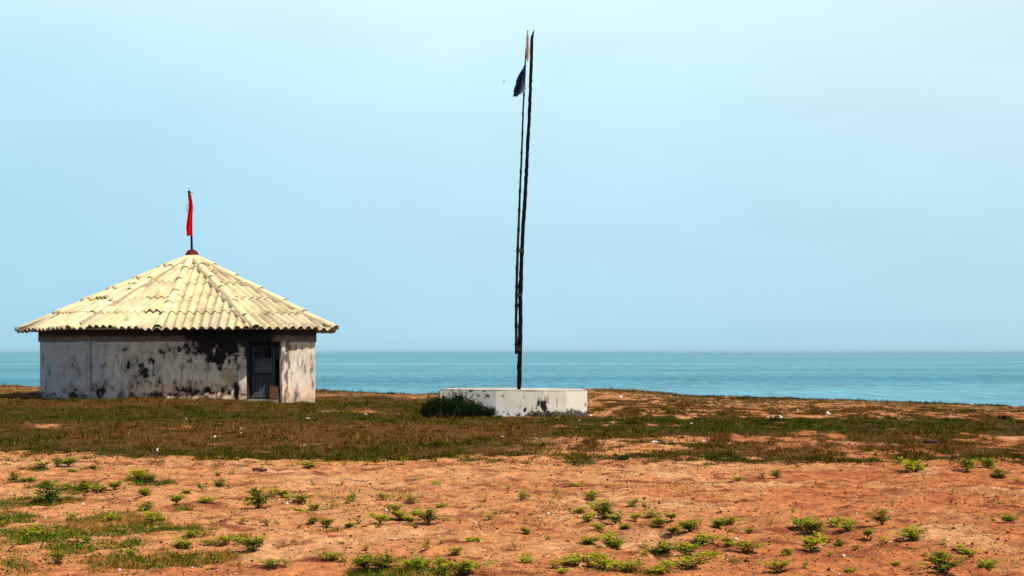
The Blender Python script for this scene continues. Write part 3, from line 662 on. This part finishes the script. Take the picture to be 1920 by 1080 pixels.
# ------------------------------------------------------------------ foliage builders
def leaf_quads(cent, dirs, nrm, ln, wd):
    """pointed leaves as two triangles folded along the midrib; arrays (n,3)"""
    side = np.cross(dirs, nrm); side /= np.linalg.norm(side, axis=1)[:, None]+1e-9
    a = cent; b = cent+dirs*ln[:, None]*.5+side*wd[:, None]*.5+nrm*wd[:, None]*.15; c = cent+dirs*ln[:, None]; d = cent+dirs*ln[:, None]*.5-side*wd[:, None]*.5+nrm*wd[:, None]*.15
    V = np.stack([a, b, c, d], 1).reshape(-1, 3); n = len(cent); i = np.arange(n)[:, None]*4
    return V, np.concatenate([i, i+1, i+2, i+3], 1)
def unit(v): return v/(np.linalg.norm(v, axis=-1, keepdims=True)+1e-9)
def make_plant(seed, h=.16, w=.25, nst=6, yellow=.5):
    rs = np.random.RandomState(seed); root = empty('low_plant'); st = MB(); cents = []; ds = []; ns = []; ln = []; cs = []
    for k in range(nst):
        az = rs.uniform(0, 6.28); tilt = rs.uniform(.15, 1.15); L_ = rs.uniform(.6, 1.0)
        end = np.array([math.cos(az)*w*.5*tilt*L_, math.sin(az)*w*.5*tilt*L_, h*L_*(1-.35*tilt)])
        mid = end*np.array([.35, .35, .55])+rs.uniform(-.01, .01, 3)
        pts = [np.zeros(3), mid, end]; st.tube([tuple(p) for p in pts], [.0035, .0028, .0015], 4, c=(.10, .075, .03))
        nl = rs.randint(9, 14)
        for q in range(nl):
            t = .25+.75*(q+rs.uniform(-.3, .3))/nl; t = min(t, 1)
            base = mid*(t/.5) if t < .5 else mid+(end-mid)*((t-.5)/.5)
            a2 = rs.uniform(0, 6.28); rd = unit(np.array([math.cos(a2), math.sin(a2), rs.uniform(.1, .9)])); rl_ = rs.uniform(.035, .06)
            rd2 = unit(rd+np.array([0, 0, -.3]))
            for s in range(6):
                f = (s//2+1)/3; sg = 1 if s % 2 else -1
                pc = base+rd*rl_*f*.9; side = unit(np.cross(rd, [0, 0, 1]))
                dd = unit(side*sg*.8+rd2*.6+np.array([0, 0, rs.uniform(-.2, .2)]))
                cents.append(pc); ds.append(dd); ns.append(unit(np.array([0, 0, 1.0])+rs.uniform(-.6, .6, 3))); ln.append(rs.uniform(.018, .030))
                y = np.clip(yellow*.6+rs.uniform(-.3, .4)+(t-.6)*.7, 0, 1)
                cs.append((.05+.36*y, .115+.29*y, .004+.008*y))
    cents = np.array(cents); ds = np.array(ds); ns = np.array(ns); ln = np.array(ln)
    V, Fq = leaf_quads(cents, ds, ns, ln, ln*.5); col = np.repeat(np.array(cs), 4, 0)
    st.build('stem', M_leaf, root); mesh('foliage', V, Fq, M_leaf, root, col=col)
    return root
def copy_tree(o):
    c = o.copy(); C.objects.link(c)
    for ch in o.children:
        d = ch.copy(); C.objects.link(d); d.parent = c
    return c
PL = [(264,903,35,'wide yellow-green low plant beside a white shell, far left on the bare sand'),(280,905,30),(189,925,30),(157,922,25),(214,918,25),(135,890,20),(126,875,25),(107,875,20),(79,880,25),(25,903,20),(50,906,20),(271,935,25),(330,944,25),(379,947,25),(349,928,18),(379,919,18),(412,916,22),(426,919,14),(411,892,12),(436,892,12),(423,864,13),(447,864,8),
(484,955,45,'bushy dark green plant alone on the sand in front of the hut door'),(453,982,14),(90,944,46,'broad spreading plant in the green mat at the left edge, farthest of the mats'),(274,963,25),(397,1023,25),(423,1020,22),(475,1035,45,'bushy plant with a trailing runner to its right, in the front left foreground'),(349,1030,30),(145,1017,15),(164,1017,18),(245,1042,20),(110,1055,30),(60,1004,30),(293,982,35,'yellow-green plant rising from the right end of the big left mat'),(208,976,20),(135,976,20),(359,1007,20),
(489,882,10),(581,878,24),(645,875,9),(754,872,12),(530,933,25),(562,945,32),(593,957,18),(604,937,12),(655,944,22),(664,946,12),(718,938,18),(735,957,20),(771,946,22),(691,957,10),(713,979,30),(751,976,30),(770,979,18),(804,982,34,'rightmost and fullest plant of the row left of the flagpole line'),(782,970,18),(653,989,18),(675,982,14),(612,989,24),(587,982,20),(559,960,18),(502,985,16),(825,957,20),(817,911,20),(587,910,10),(899,957,12),(917,976,16),(932,970,16),(902,992,10),(910,941,10),(888,1020,26),(798,1028,14),(650,1030,8),(615,1055,28),(644,1055,14),(672,1055,14),
(685,1073,45,'low bright green clump cut by the bottom edge, left of a taller plant'),(719,1070,42,'tall dark-leaved plant at the bottom edge right of a bright green clump'),(782,1070,36,'sparse yellowish plant at the bottom edge in dry creeping growth'),(826,1061,20),(855,1042,24),(870,1077,50,'large olive bush plant at the bottom edge below a thin leaning sprig'),(505,1064,28),(537,1064,16),(952,919,10),
(980,938,22),(1042,930,14),(1080,913,18),(1110,937,26),(1084,960,20),(1102,979,26),(1122,998,26),(1133,973,42,'tallest bright green plant in the middle of the central cluster'),(1155,982,24),(1171,995,20),(1191,976,22),(1185,951,20),(1210,951,12),(1234,989,26),(1218,970,20),(1259,973,22),(1259,1001,26),(1294,1001,42,'wide olive plant at the right end of the central cluster'),(1347,992,26),(1369,985,30),(1372,1001,14),(1404,1001,18),(988,1004,20),(1026,1015,12),(1103,1023,26),(1152,1033,42,'round open-branched plant standing alone below the central cluster'),(1076,1061,46,'feathery plant left of the round open-branched one, near the bottom edge'),(988,1055,26),(966,1030,14),(1243,1042,38,'dark green low plant at the left end of the lower right cluster'),(1284,1042,38,'yellow-green plant in the middle of the lower right cluster'),(1312,1023,36,'arching plant at the back of the lower right cluster'),(1366,1026,26),(1404,1036,40,'dense rounded plant at the right end of the lower cluster beside a pale sprig'),(1212,1045,14),(1341,1042,20),(1294,1067,50,'broad front plant of the lower right cluster, just above the bottom edge'),(1136,1067,50,'wide plant by the bottom edge under the round open-branched one'),(1174,1074,34,'straggly plant cut by the bottom edge right of a wide one'),(1375,1055,12),(1237,1074,34,'brownish plant cut by the bottom edge below the lower right cluster'),(1383,902,18),(1201,891,8),(1432,897,14),(1054,1074,20),
(1456,897,20),(1717,888,36,'flat pale plant at the far edge of the sand, left of two dark tufts'),(1813,882,30),(1852,878,26),(1873,897,24),(1673,949,10),(1457,963,8),(1486,963,10),(1445,987,12),(1522,1007,50,'large plant directly behind a second one, upper of a right side pair'),(1497,989,26),(1520,1036,44,'dense lower plant of the right side pair'),(1566,989,26),(1591,998,30),(1626,1007,20),(1654,985,34,'wide-topped plant with a dark base right of the right side pair'),(1714,1017,44,'plant with one pale upright stem, casting a dark shadow on the right'),(1814,1039,30),(1572,1026,18),(1604,1030,16),(1652,1023,14),(1475,1042,18),(1555,1042,12),(1769,1023,12),(1890,982,28),(1752,1055,20),(1767,1077,52,'big dark plant cut by the bottom edge at the lower right'),(1846,1074,34,'brown-tinged plant at the bottom right corner of the sand'),(1676,1061,20),(1459,1074,40,'thin branching plant at the bottom edge below the right side pair'),(1594,1077,24),(1909,907,14),(1733,1045,10)]
protos = [make_plant(900+k, h=[.17, .15, .13, .18, .14, .16, .12][k], w=[.25, .28, .26, .22, .3, .24, .26][k], nst=[5, 6, 5, 7, 6, 7, 4][k], yellow=[.7, 1.0, 1.2, .4, .9, .6, 1.3][k]) for k in range(7)]
spro = [make_plant(950+k, h=[.2, .16, .22][k], w=[.2, .26, .22][k], nst=3, yellow=[.8, .5, .9][k]) for k in range(3)]
random.seed(3); first = set()
def put(px, py, wpx, label=None):
    D = EYE*F/(py-660); x = XX(px, D)
    z = gh(x, D); D = (EYE-z)*F/(py-660); x = XX(px, D)
    big = wpx >= 17
    arr = protos if big else spro; k = random.randrange(len(arr))
    if label and 'dark' in label: k = 3
    if label and ('yellow' in label or 'pale' in label): k = 1
    key = (big, k); o = arr[k]
    if key in first: o = copy_tree(o)
    first.add(key)
    s = wpx*D/F/.25*2.15
    zs = s*random.uniform(.6, .8)
    if not big: zs *= 1.25
    o.location = (x, D, z-.006); o.rotation_euler = (random.uniform(-.08, .08), random.uniform(-.08, .08), random.uniform(0, 6.28)); o.scale = (s, s, zs)
    if label: tag(o, label, 'plant', 'low plants growing on the bare sand')
    elif wpx < 15: tag(o, 'tiny thin sprout on the bare orange sand', 'plant', 'tiny sprouts on the sand')
    elif wpx < 24: tag(o, 'small feathery seedling on the bare orange sand', 'plant', 'small seedlings on the sand')
    else: tag(o, 'medium leafy low plant on the bare orange sand', 'plant', 'medium plants on the sand')
for q in PL: put(q[0], q[1], q[2], q[3] if len(q) > 3 else None)
for _ in range(120):
    px = random.uniform(-60, 1980); py = 874+206*random.random()**.8
    put(px, py, random.uniform(5, 11)*(.7+(py-870)/300))
for a, k in ((protos, True), (spro, False)):
    for i, o in enumerate(a):
        if (k, i) not in first:
            for ch in list(o.children): bpy.data.objects.remove(ch)
            bpy.data.objects.remove(o)
# ------------------------------------------------------------------ grass as stuff
def blades(name, X, Y, H, colr, nb, spread, lean=.6, wd=.006, label=None, cat='grass', rs=RS):
    n = len(X); X = np.repeat(X, nb); Y = np.repeat(Y, nb); H = np.repeat(H, nb)*rs.uniform(.5, 1.15, n*nb); colr = np.repeat(colr*rs.uniform(.35, 1.8, (n, 1)), nb, 0)*rs.uniform(.8, 1.2, (n*nb, 1))
    X = X+rs.normal(0, spread, n*nb); Y = Y+rs.normal(0, spread, n*nb)
    Z = gz(X, Y, True)-.008
    az = rs.uniform(0, 6.28, n*nb); la = rs.uniform(0, 6.28, n*nb); le = rs.uniform(.1, lean, n*nb)*H
    w_ = wd*rs.uniform(.6, 1.4, n*nb)
    b0 = np.stack([X-np.cos(az)*w_, Y-np.sin(az)*w_, Z], -1); b1 = np.stack([X+np.cos(az)*w_, Y+np.sin(az)*w_, Z], -1)
    tp_ = np.stack([X+np.cos(la)*le, Y+np.sin(la)*le, Z+H], -1)
    V = np.stack([b0, b1, tp_], 1).reshape(-1, 3)
    Fq = np.arange(len(V)).reshape(-1, 3)
    o = mesh(name, V, Fq, M_grass, col=np.repeat(colr, 3, 0))
    tag(o, label, cat, kind='stuff'); return o
def gcol(dry, n):
    r = RS.uniform(0, 1, n)
    g = mixc((.018, .034, .001), (.085, .088, .003), r)
    b = mixc((.085, .032, .006), (.24, .115, .025), r)
    return mixc(g, b, np.clip(dry*1.15+RS.uniform(-.25, .25, n), 0, 1))
n = 230000
D_ = RS.uniform(19.8**1.5, 58**1.5, n)**(1/1.5); X_ = RS.uniform(-.42, .42, n)*D_
d, fr, dry = turf(X_, D_); pxx, pyy = flatpx(X_, D_); stray = .45*(pyy < 872)*ss(.52, .66, fbm(X_*6, D_*3.5, 3, 181))
keep = (RS.uniform(0, 1, n) < np.maximum(d**1.3, stray))
# keep the hut and platform footprints free
hutm = ((X_-HC.x)/4.4)**2+((D_-HC.y)/4.2)**2 < 1; plm = (np.abs(X_) < 1.7) & (D_ > 35.2) & (D_ < 37)
keep &= ~hutm & ~plm
X_ = X_[keep]; D_ = D_[keep]; dry = dry[keep]
far = ss(44, 50, D_)
col = gcol(dry, len(X_)); col = mixc(col, (.36, .22, .085), far*ss(.45, .9, dry)*.8)
blades('turf_grass', X_, D_, RS.uniform(.02, .055, len(X_))*(.6+1.6*ss(.45, .7, fbm(X_*2.2, D_*1.6, 3, 171))), col, 5, .028, 1.0, .009, 'short green and rust-brown turf covering the level ground around hut and platform')
n = 70000; D_ = RS.uniform(19.6, 26, n); X_ = RS.uniform(-.42, .42, n)*D_
d, fr, dry = turf(X_, D_); pxx, pyy = flatpx(X_, D_); edge_ = ss(844, 862, pyy)*ss(.45, .95, d)*ss(.38, .62, fbm(X_*1.6, D_*1.2, 4, 201))*.9+.10*ss(.5, .65, fbm(X_*4, D_*3, 3, 203))*(pyy < 880)*(pyy > 862); keep = RS.uniform(0, 1, n) < edge_; X_ = X_[keep]; D_ = D_[keep]
col = mixc((.020, .036, .003), (.085, .090, .006), RS.uniform(0, 1, len(X_)))*RS.uniform(.5, 1.4, (len(X_), 1))
blades('edge_grass', X_, D_, RS.uniform(.02, .075, len(X_)), col, 5, .03, 1.2, .007, 'greener thicker grass along the front edge of the turf')
# creeping growth in the foreground
n = 90000; Y_ = RS.uniform(9.6, 21, n); X_ = RS.uniform(-.42, .42, n)*Y_
d, fr, dry = turf(X_, Y_); keep = RS.uniform(0, 1, n) < fr*.75; X_ = X_[keep]; Y_ = Y_[keep]
nn = fbm(X_*2, Y_*2, 3, 150); c = mixc((.075, .115, .008), (.26, .14, .02), ss(.42, .68, nn)); 
pxx, pyy = flatpx(X_, Y_); c = mixc((.05, .075, .010), c, ss(885, 975, pyy))
blades('creeping_grass', X_, Y_, RS.uniform(.02, .075, len(X_)), c, 5, .025, 1.2, .005, 'yellow-green creeping growth in flat mats on the sand', 'ground cover')
# creeping leaves over the mats, in clumps
n = 150000; rs2 = np.random.RandomState(31); Y_ = rs2.uniform(9.6, 21, n); X_ = rs2.uniform(-.42, .42, n)*Y_
d, fr, dry = turf(X_, Y_); q1 = fbm(X_*2.6, Y_*1.8, 4, 191); pxx, pyy = flatpx(X_, Y_)
loose = .34*ss(.57, .68, q1)*ss(895, 950, pyy)*ss(.44, .58, fbm(X_*.5, Y_*.4, 3, 194)-.03*ss(1400, 1700, pxx)+.08*(1-ss(250, 500, pxx)))
zone = 0*X_
for (hx, hy, rx, ry) in [(1150, 985, 110, 22), (1300, 1045, 140, 26), (570, 950, 80, 20), (780, 975, 80, 14), (780, 1065, 150, 16), (1150, 1060, 110, 18), (180, 925, 120, 14), (280, 903, 60, 9), (1530, 1010, 70, 16), (1760, 1070, 90, 12), (930, 980, 60, 12)]:
    zone = np.maximum(zone, 1-((pxx-hx)/rx)**2-((pyy-hy)/ry)**2)
q3 = fbm(X_*5.5, Y_*4, 3, 197)
keep = rs2.uniform(0, 1, n) < np.maximum(np.maximum(fr*ss(.42, .58, q1)*.8, loose*1.5), ss(0, .4, zone)*ss(.54, .66, q3)*.55); X_ = X_[keep]; Y_ = Y_[keep]; q1 = q1[keep]; m = len(X_)
Z_ = gz(X_, Y_, True)+rs2.uniform(.0, 1, m)**1.5*(.02+.10*ss(.5, .72, q1))
dr = unit_ = rs2.normal(0, 1, (m, 3))*np.array([1, 1, .35]); dr = dr/np.linalg.norm(dr, axis=1)[:, None]
nr2 = rs2.normal(0, .45, (m, 3))+np.array([0, 0, 1.0]); nr2 = nr2/np.linalg.norm(nr2, axis=1)[:, None]; ln2 = rs2.uniform(.018, .038, m)
V, Fq = leaf_quads(np.stack([X_, Y_, Z_], -1), dr, nr2, ln2, ln2*.55); y2 = np.clip(rs2.uniform(-.2, .8, m), 0, 1)
lc = mixc((.045, .10, .006), (.27, .28, .012), y2)
o = mesh('creeping_leaves', V, Fq, M_leaf, col=np.repeat(lc, 4, 0)); tag(o, 'small green and yellowish creeping leaves spreading in loose mats on the sand', 'ground cover', kind='stuff')
# fringe along the crest
n = 2600; X_ = RS.uniform(-26, 26, n); Y_ = YC+RS.uniform(-1.2, .8, n); q = fbm(X_*1.3, Y_*0, 4, 160); keep = RS.uniform(0, 1, n) < ss(.3, .62, q)+.12; X_ = X_[keep]; Y_ = Y_[keep]
blades('crest_grass', X_, Y_, RS.uniform(.05, .16, len(X_))*(.6+.8*RS.uniform(0, 1, len(X_))**3), np.tile([.022, .032, .008], (len(X_), 1)), 7, .06, .5, .010, 'dark sparse grass fringe along the crest against the sea')
# ------------------------------------------------------------------ bush by the platform
def make_bush():
    rs = np.random.RandomState(77); root = tag(empty('bush', (XX(855, 34.9), 34.9, 0)), 'dense dark green bush against the left end of the white platform', 'bush')
    lobes = [(812, 35.2, .20, .30, 26), (835, 35.3, .24, .30, 22), (858, 35.2, .24, .32, 22), (880, 35.0, .22, .26, 20), (900, 34.8, .12, .22, 20), (918, 34.6, .10, .18, 20), (845, 34.9, .18, .34, 40), (875, 34.6, .12, .28, 34), (800, 35.1, .10, .2, 20), (862, 35.3, .42, .12, 6)]
    st = MB(); cents = []; dirs = []
    for (px, D, z, r, ns_) in lobes:
        c = np.array([XX(px, D), D, z])
        for k in range(ns_*5):
            v = unit(rs.normal(size=3)); v[2] = abs(v[2])*.9-.1; rr_ = r*rs.uniform(.45, 1.05)
            e = c+v*rr_*np.array([1, .9, .95]); e[2] = max(e[2], .01)
            if k % 9 == 0: st.tube([(c[0]+rs.uniform(-.05, .05), c[1], -.02), tuple((c+e)/2), tuple(e)], [.008, .006, .002], 4, c=(.03, .025, .012))
            for q in range(10):
                cents.append(e+rs.normal(0, .05, 3)-v*rs.uniform(0, .1)); dirs.append(unit(v+rs.normal(0, .8, 3)))
    for k in range(80):   # upright sprigs
        px = rs.uniform(808, 915); D = 35.25; top = np.interp(px, [805, 828, 840, 865, 880, 890, 908, 925], [752, 734, 733, 731, 738, 746, 760, 772])+rs.uniform(-4, 16)
        e = np.array(P(px, top, D)); b = e-np.array([rs.uniform(-.05, .05), 0, .35])
        st.tube([tuple(b), tuple(e)], [.006, .002], 4, c=(.03, .025, .012))
        for q in range(12):
            t = rs.uniform(.1, 1); cents.append(b+(e-b)*t+rs.normal(0, .018, 3)); dirs.append(unit(np.array([rs.normal()*.7, rs.normal()*.7, .7])))
    cents = np.array(cents); cents[:, 2] = np.maximum(cents[:, 2], .015); dirs = np.array(dirs); n = len(cents)
    nr_ = unit(rs.normal(0, .6, (n, 3))+np.array([0, 0, 1.0])); ln = rs.uniform(.03, .06, n)
    V, Fq = leaf_quads(cents, dirs, nr_, ln, ln*.5)
    g = rs.uniform(0, 1, n); col = np.repeat(mixc((.004, .010, .002), (.035, .085, .008), g**4), 4, 0)
    st.build('branches', M_leaf, root); mesh('foliage', V, Fq, M_bush, root, col=col)
make_bush()
# small dark tufts on the crest slope
def tuft(px, py, D, size, label, col=(.025, .03, .01)):
    x = XX(px, D); z = gh(x, D); rs = np.random.RandomState(int(px)); n = 90
    c = np.array([x, D, z])+unit(rs.normal(size=(n, 3)))*np.array([size, size*.6, size*.6])*rs.uniform(.1, 1, (n, 1)); c[:, 2] = np.abs(c[:, 2]-z)+z
    d_ = unit(rs.normal(size=(n, 3))+np.array([0, 0, .8])); ln = rs.uniform(.04, .09, n); V, Fq = leaf_quads(c, d_, unit(rs.normal(size=(n, 3))), ln, ln*.45)
    o = mesh('tuft', V, Fq, M_leaf, col=np.tile(col, (len(V), 1))); tag(o, label, 'plant'); recenter(o, (x, D, z))
def dist_for(px, py):
    D = 12.0
    while D < 57:
        x = XX(px, D)
        if 660+(EYE-gh(x, D))*F/D <= py: return D
        D += .15
    return 56
tuft(1882, 783, dist_for(1882, 786), .16, 'dark twiggy tuft on the orange slope at the far right', (.03, .018, .012))
tuft(1452, 790, dist_for(1452, 791), .14, 'small dark green tuft beside a white scrap on the slope right of the platform', (.02, .04, .008))
tuft(1168, 833, dist_for(1085, 866), .12, 'round dark green tuft at the front edge of the turf below the platform', (.03, .05, .008))
# ------------------------------------------------------------------ litter, stones, sticks
def lump(name, px, py, wpx, hpx, m, label, cat, seed, crumple=.35, group=None):
    D = dist_for(px, py); x = XX(px, D); z = gh(x, D); rs = np.random.RandomState(seed)
    bm = bmesh.new(); bmesh.ops.create_icosphere(bm, subdivisions=3, radius=1)
    sx = wpx*D/F/2*.72; sz = hpx*D/F/2*.9
    o1 = rs.uniform(0, 50)
    for v in bm.verts:
        p = v.co.copy(); f = 1+crumple*(2*fbm(np.array([p.x*2+o1]), np.array([p.y*2+p.z*3+o1]), 3, seed)[0]-1)*1.6
        v.co = Vector((p.x*sx*f, p.y*sx*.8*f, max(p.z, -.35)*sz*f))
    me = bpy.data.meshes.new(name); bm.to_mesh(me); bm.free(); me.materials.append(m)
    if crumple < .4: me.polygons.foreach_set('use_smooth', np.ones(len(me.polygons), bool))
    o = bpy.data.objects.new(name, me); C.objects.link(o); o.location = (x, D, z+sz*.3); o.rotation_euler = (0, 0, rs.uniform(-.6, .6)); tag(o, label, cat, group)
for k, (px, py, w_, h_, lab) in enumerate([(403, 820, 7, 5, 'white crumpled scrap on the turf in front of the hut, left of two small scraps'), (451, 806, 5, 4, 'small white scrap on the turf in front of the hut door'), (452, 813, 4, 3, 'tiny white scrap just below another on the turf before the hut door'), (295, 848, 5, 8, 'upright greyish scrap at the front edge of the turf below the hut'),
        (349, 786, 4, 3, 'tiny white scrap in the green turf near the hut wall'), (943, 822, 7, 5, 'bright white scrap in the turf below the bush and platform'), (1005, 823, 5, 3, 'small bluish-white scrap on the turf below the platform'), (1227, 830, 14, 5, 'flat white plastic sheet on the turf beside two grey stones'), (1107, 781, 7, 3, 'white scrap at the right end of the platform foot'), (1553, 779, 10, 8, 'bright white crumpled bag on the orange slope on the right'), (1463, 783, 9, 6, 'white crumpled scrap on the slope beside a small dark tuft'), (1163, 745, 10, 4, 'flat white scrap near the crest right of the platform'),
        (1598, 836, 5, 4, 'small white scrap in the patchy turf on the right'), (1558, 853, 7, 3, 'pale flat scrap near the front edge of the turf on the right'), (1319, 827, 7, 3, 'thin white scrap on the turf right of the flat plastic sheet'), (1296, 796, 6, 3, 'white scrap on the upper edge of the green strip right of the platform'), (1087, 790, 4, 3, 'tiny white scrap in the grass before the right end of the platform'), (1496, 770, 4, 4, 'tiny pale scrap on the slope left of the white bag')]):
    lump('litter', px, py, w_, h_, M_white, lab, 'litter', 20+k, .55, 'white litter scattered on the ground')
for k, (px, py, w_, h_, lab) in enumerate([(747, 778, 8, 5, 'pale rounded stone on the turf left of the bush'), (1246, 830, 11, 4, 'grey flat stone on the turf beside the white plastic sheet'), (1263, 830, 10, 4, 'brown flat stone right of the grey one on the turf'), (873, 786, 9, 4, 'tan stone at the foot of the bush'), (685, 778, 10, 3, 'flat grey stone in the bare patch between hut and bush'), (577, 785, 12, 3, 'flat pale slab on the turf right of the hut')]):
    lump('stone', px, py, w_, h_, M_stone, lab, 'stone', 60+k, .25)
for k, (px, py, w_, h_, lab) in enumerate([(258, 896, 5, 4, 'white shell on the sand beside a yellow-green plant on the left'), (823, 1007, 6, 3, 'white shell on the sand below the row of plants'), (740, 1029, 5, 4, 'white shell near the bottom edge left of the centre'), (873, 1030, 5, 3, 'white shell on reddish sand right of centre foreground'), (524, 938, 5, 3, 'pale shell by the plants right of the hut door line'), (1701, 902, 6, 3, 'pale shell at the far edge of the sand on the right'), (1030, 875, 4, 3, 'small white shell just below the turf edge'), (1606, 966, 4, 3, 'small white shell on the right side sand'), (660, 1018, 5, 3, 'flat pale shell on red-brown sand left of centre'), (928, 1015, 6, 3, 'flat white shell on the sand before the tall flagpole')]):
    lump('shell', px, py, w_, h_, M_white, lab, 'shell', 80+k, .3, 'white shells on the sand')
for k, (px, py, w_, h_, lab) in enumerate([(969, 943, 7, 5, 'black clod below the leafy plant in line with the flagpole'), (1018, 954, 8, 3, 'dark flat clod on the sand right of the flagpole line'), (1300, 939, 11, 5, 'dark clod lying behind the central cluster of plants'), (1809, 944, 7, 4, 'black clod in the row of dark lumps on the right sand'), (1798, 944, 6, 3, 'smaller dark clod left of a black one on the right sand'), (1711, 951, 7, 5, 'black clod standing in the middle of the right sand'), (1718, 963, 8, 3, 'flat dark clod below the black one on the right sand'), (897, 1043, 6, 3, 'dark flat clod near the bottom centre'), (950, 963, 8, 4, 'brown clod at the right of thin sprouts'), (1064, 1018, 12, 3, 'long dark clod left of a leafy plant on the front sand'), (1615, 923, 6, 3, 'dark pebble on the far part of the right sand'), (1388, 1052, 12, 5, 'dark clod beside a small sprout at the lower right')]):
    lump('clod', px, py, w_, h_, M_clod, lab, 'clod', 110+k, .35, 'dark clods on the sand')
def stick(px0, py0, px1, py1, r, label):
    D0 = dist_for(px0, py0); D1 = dist_for(px1, py1); a = Vector((XX(px0, D0), D0, 0)); b = Vector((XX(px1, D1), D1, 0)); pts = []
    for k in range(7):
        p = a.lerp(b, k/6); p += Vector((0, random.uniform(-.02, .02), 0)); p.z = gh(p.x, p.y)+r*1.2; pts.append(p)
    mb = MB(); mb.tube(pts, [r*random.uniform(.7, 1.1) for _ in pts], 7, wob=.15); o = mb.build('stick', M_clod, None, True); tag(o, label, 'stick'); recenter(o, tuple((a+b)/2+Vector((0, 0, pts[3].z))))
stick(1734, 833, 1756, 832.6, .035, 'thick dark stick lying in the patchy turf on the right')
stick(474, 886, 498, 885, .02, 'dark stick on the sand just below the turf in front of the hut')
stick(1512, 1047, 1556, 1051, .010, 'long thin twig on the sand near the bottom right')
stick(1815, 772, 1830, 772.5, .03, 'dark stick on the orange slope near the right crest')
# pebbles and crumbs: nobody could count them
def crumbs():
    n = 30000; rs = np.random.RandomState(9); Y = 9.6+rs.uniform(0, 1, n)**.9*13; X = rs.uniform(-.42, .42, n)*Y; Z = gz(X, Y, True); s = rs.uniform(.003, .009, n)*(1+(rs.uniform(0, 1, n) > .965)*1.2)
    base = np.array([[1, 0, 0], [0, 1, 0], [-1, 0, 0], [0, -1, 0], [0, 0, .8], [0, 0, -.5]]); fc = np.array([[0, 1, 4], [1, 2, 4], [2, 3, 4], [3, 0, 4], [1, 0, 5], [2, 1, 5], [3, 2, 5], [0, 3, 5]])
    a = rs.uniform(0, 6.28, n); R = np.stack([np.stack([np.cos(a), -np.sin(a), 0*a], -1), np.stack([np.sin(a), np.cos(a), 0*a], -1), np.stack([0*a, 0*a, 1+0*a], -1)], 1)
    V = np.einsum('nij,kj->nki', R, base)*s[:, None, None]*rs.uniform(.5, 1.6, (n, 1, 3))+np.stack([X, Y, Z+s*.4], -1)[:, None, :]
    Fq = (np.arange(n)[:, None, None]*6+fc[None]).reshape(-1, 3); k = rs.uniform(0, 1, n)
    col = np.where((k < .72)[:, None], np.array([.11, .035, .02]), np.where((k < .94)[:, None], np.array([.4, .2, .1]), np.array([.75, .68, .58])))
    o = mesh('pebbles', V.reshape(-1, 3), Fq, M_ground, col=np.repeat(col, 6, 0)); tag(o, 'tiny dark crumbs and pale shell grit strewn over the orange sand', 'pebbles', kind='stuff')
crumbs()
# ------------------------------------------------------------------ a far bird
c = P(945.5, 153.5, 300); v = []; 
prof = [(-.32, .0, .02), (-.2, .0, .05), (0, .0, .07), (.16, .01, .055), (.26, .02, .035), (.33, .02, .008)]
mb = MB(); mb.tube([c+Vector((a, 0, b+a*.5)) for a, b, r in prof], [r for a, b, r in prof], 8)
M_bird = mat('grey_plumage', (.40, .48, .52), rough=.8, noise=10)
for s in (-1, 1):
    W0 = c+Vector((.08, s*.05, .06)); W1 = c+Vector((-.08, s*.05, .0)); W2 = c+Vector((-.16, s*.62, .16)); W3 = c+Vector((.0, s*.35, .2))
    t_ = Vector((0, 0, .02)); mb.add([W0, W1, W2, W3, W0-t_, W1-t_, W2-t_, W3-t_], [(0, 1, 2, 3), (7, 6, 5, 4), (0, 4, 5, 1), (1, 5, 6, 2), (2, 6, 7, 3), (3, 7, 4, 0)])
o = mb.build('bird', M_bird, None, True); tag(o, 'tiny grey bird in the pale sky left of the ragged dark flag', 'bird'); recenter(o, c)
# ------------------------------------------------------------------ haze
bm = bmesh.new(); bmesh.ops.create_cube(bm, size=1)
for v in bm.verts:
    v.co = Vector((v.co.x*95000, (v.co.y+.5)*50000-1500 if True else 0, -9 if v.co.z < 0 else 12))
me = bpy.data.meshes.new('haze'); bm.to_mesh(me); bm.free()
hm = bpy.data.materials.new('haze'); hm.use_nodes = True; n = hm.node_tree.nodes; n.remove(n['Principled BSDF'])
pvn = n.new('ShaderNodeVolumePrincipled'); pvn.inputs['Density'].default_value = .00006; pvn.inputs['Color'].default_value = (.60, .86, 1, 1); pvn.inputs['Anisotropy'].default_value = 0
hm.node_tree.links.new(pvn.outputs[0], n['Material Output'].inputs['Volume']); me.materials.append(hm)
o = bpy.data.objects.new('haze', me); C.objects.link(o); o['kind'] = 'stuff'; tag(o, 'thin pale sea haze softening the horizon', 'haze')
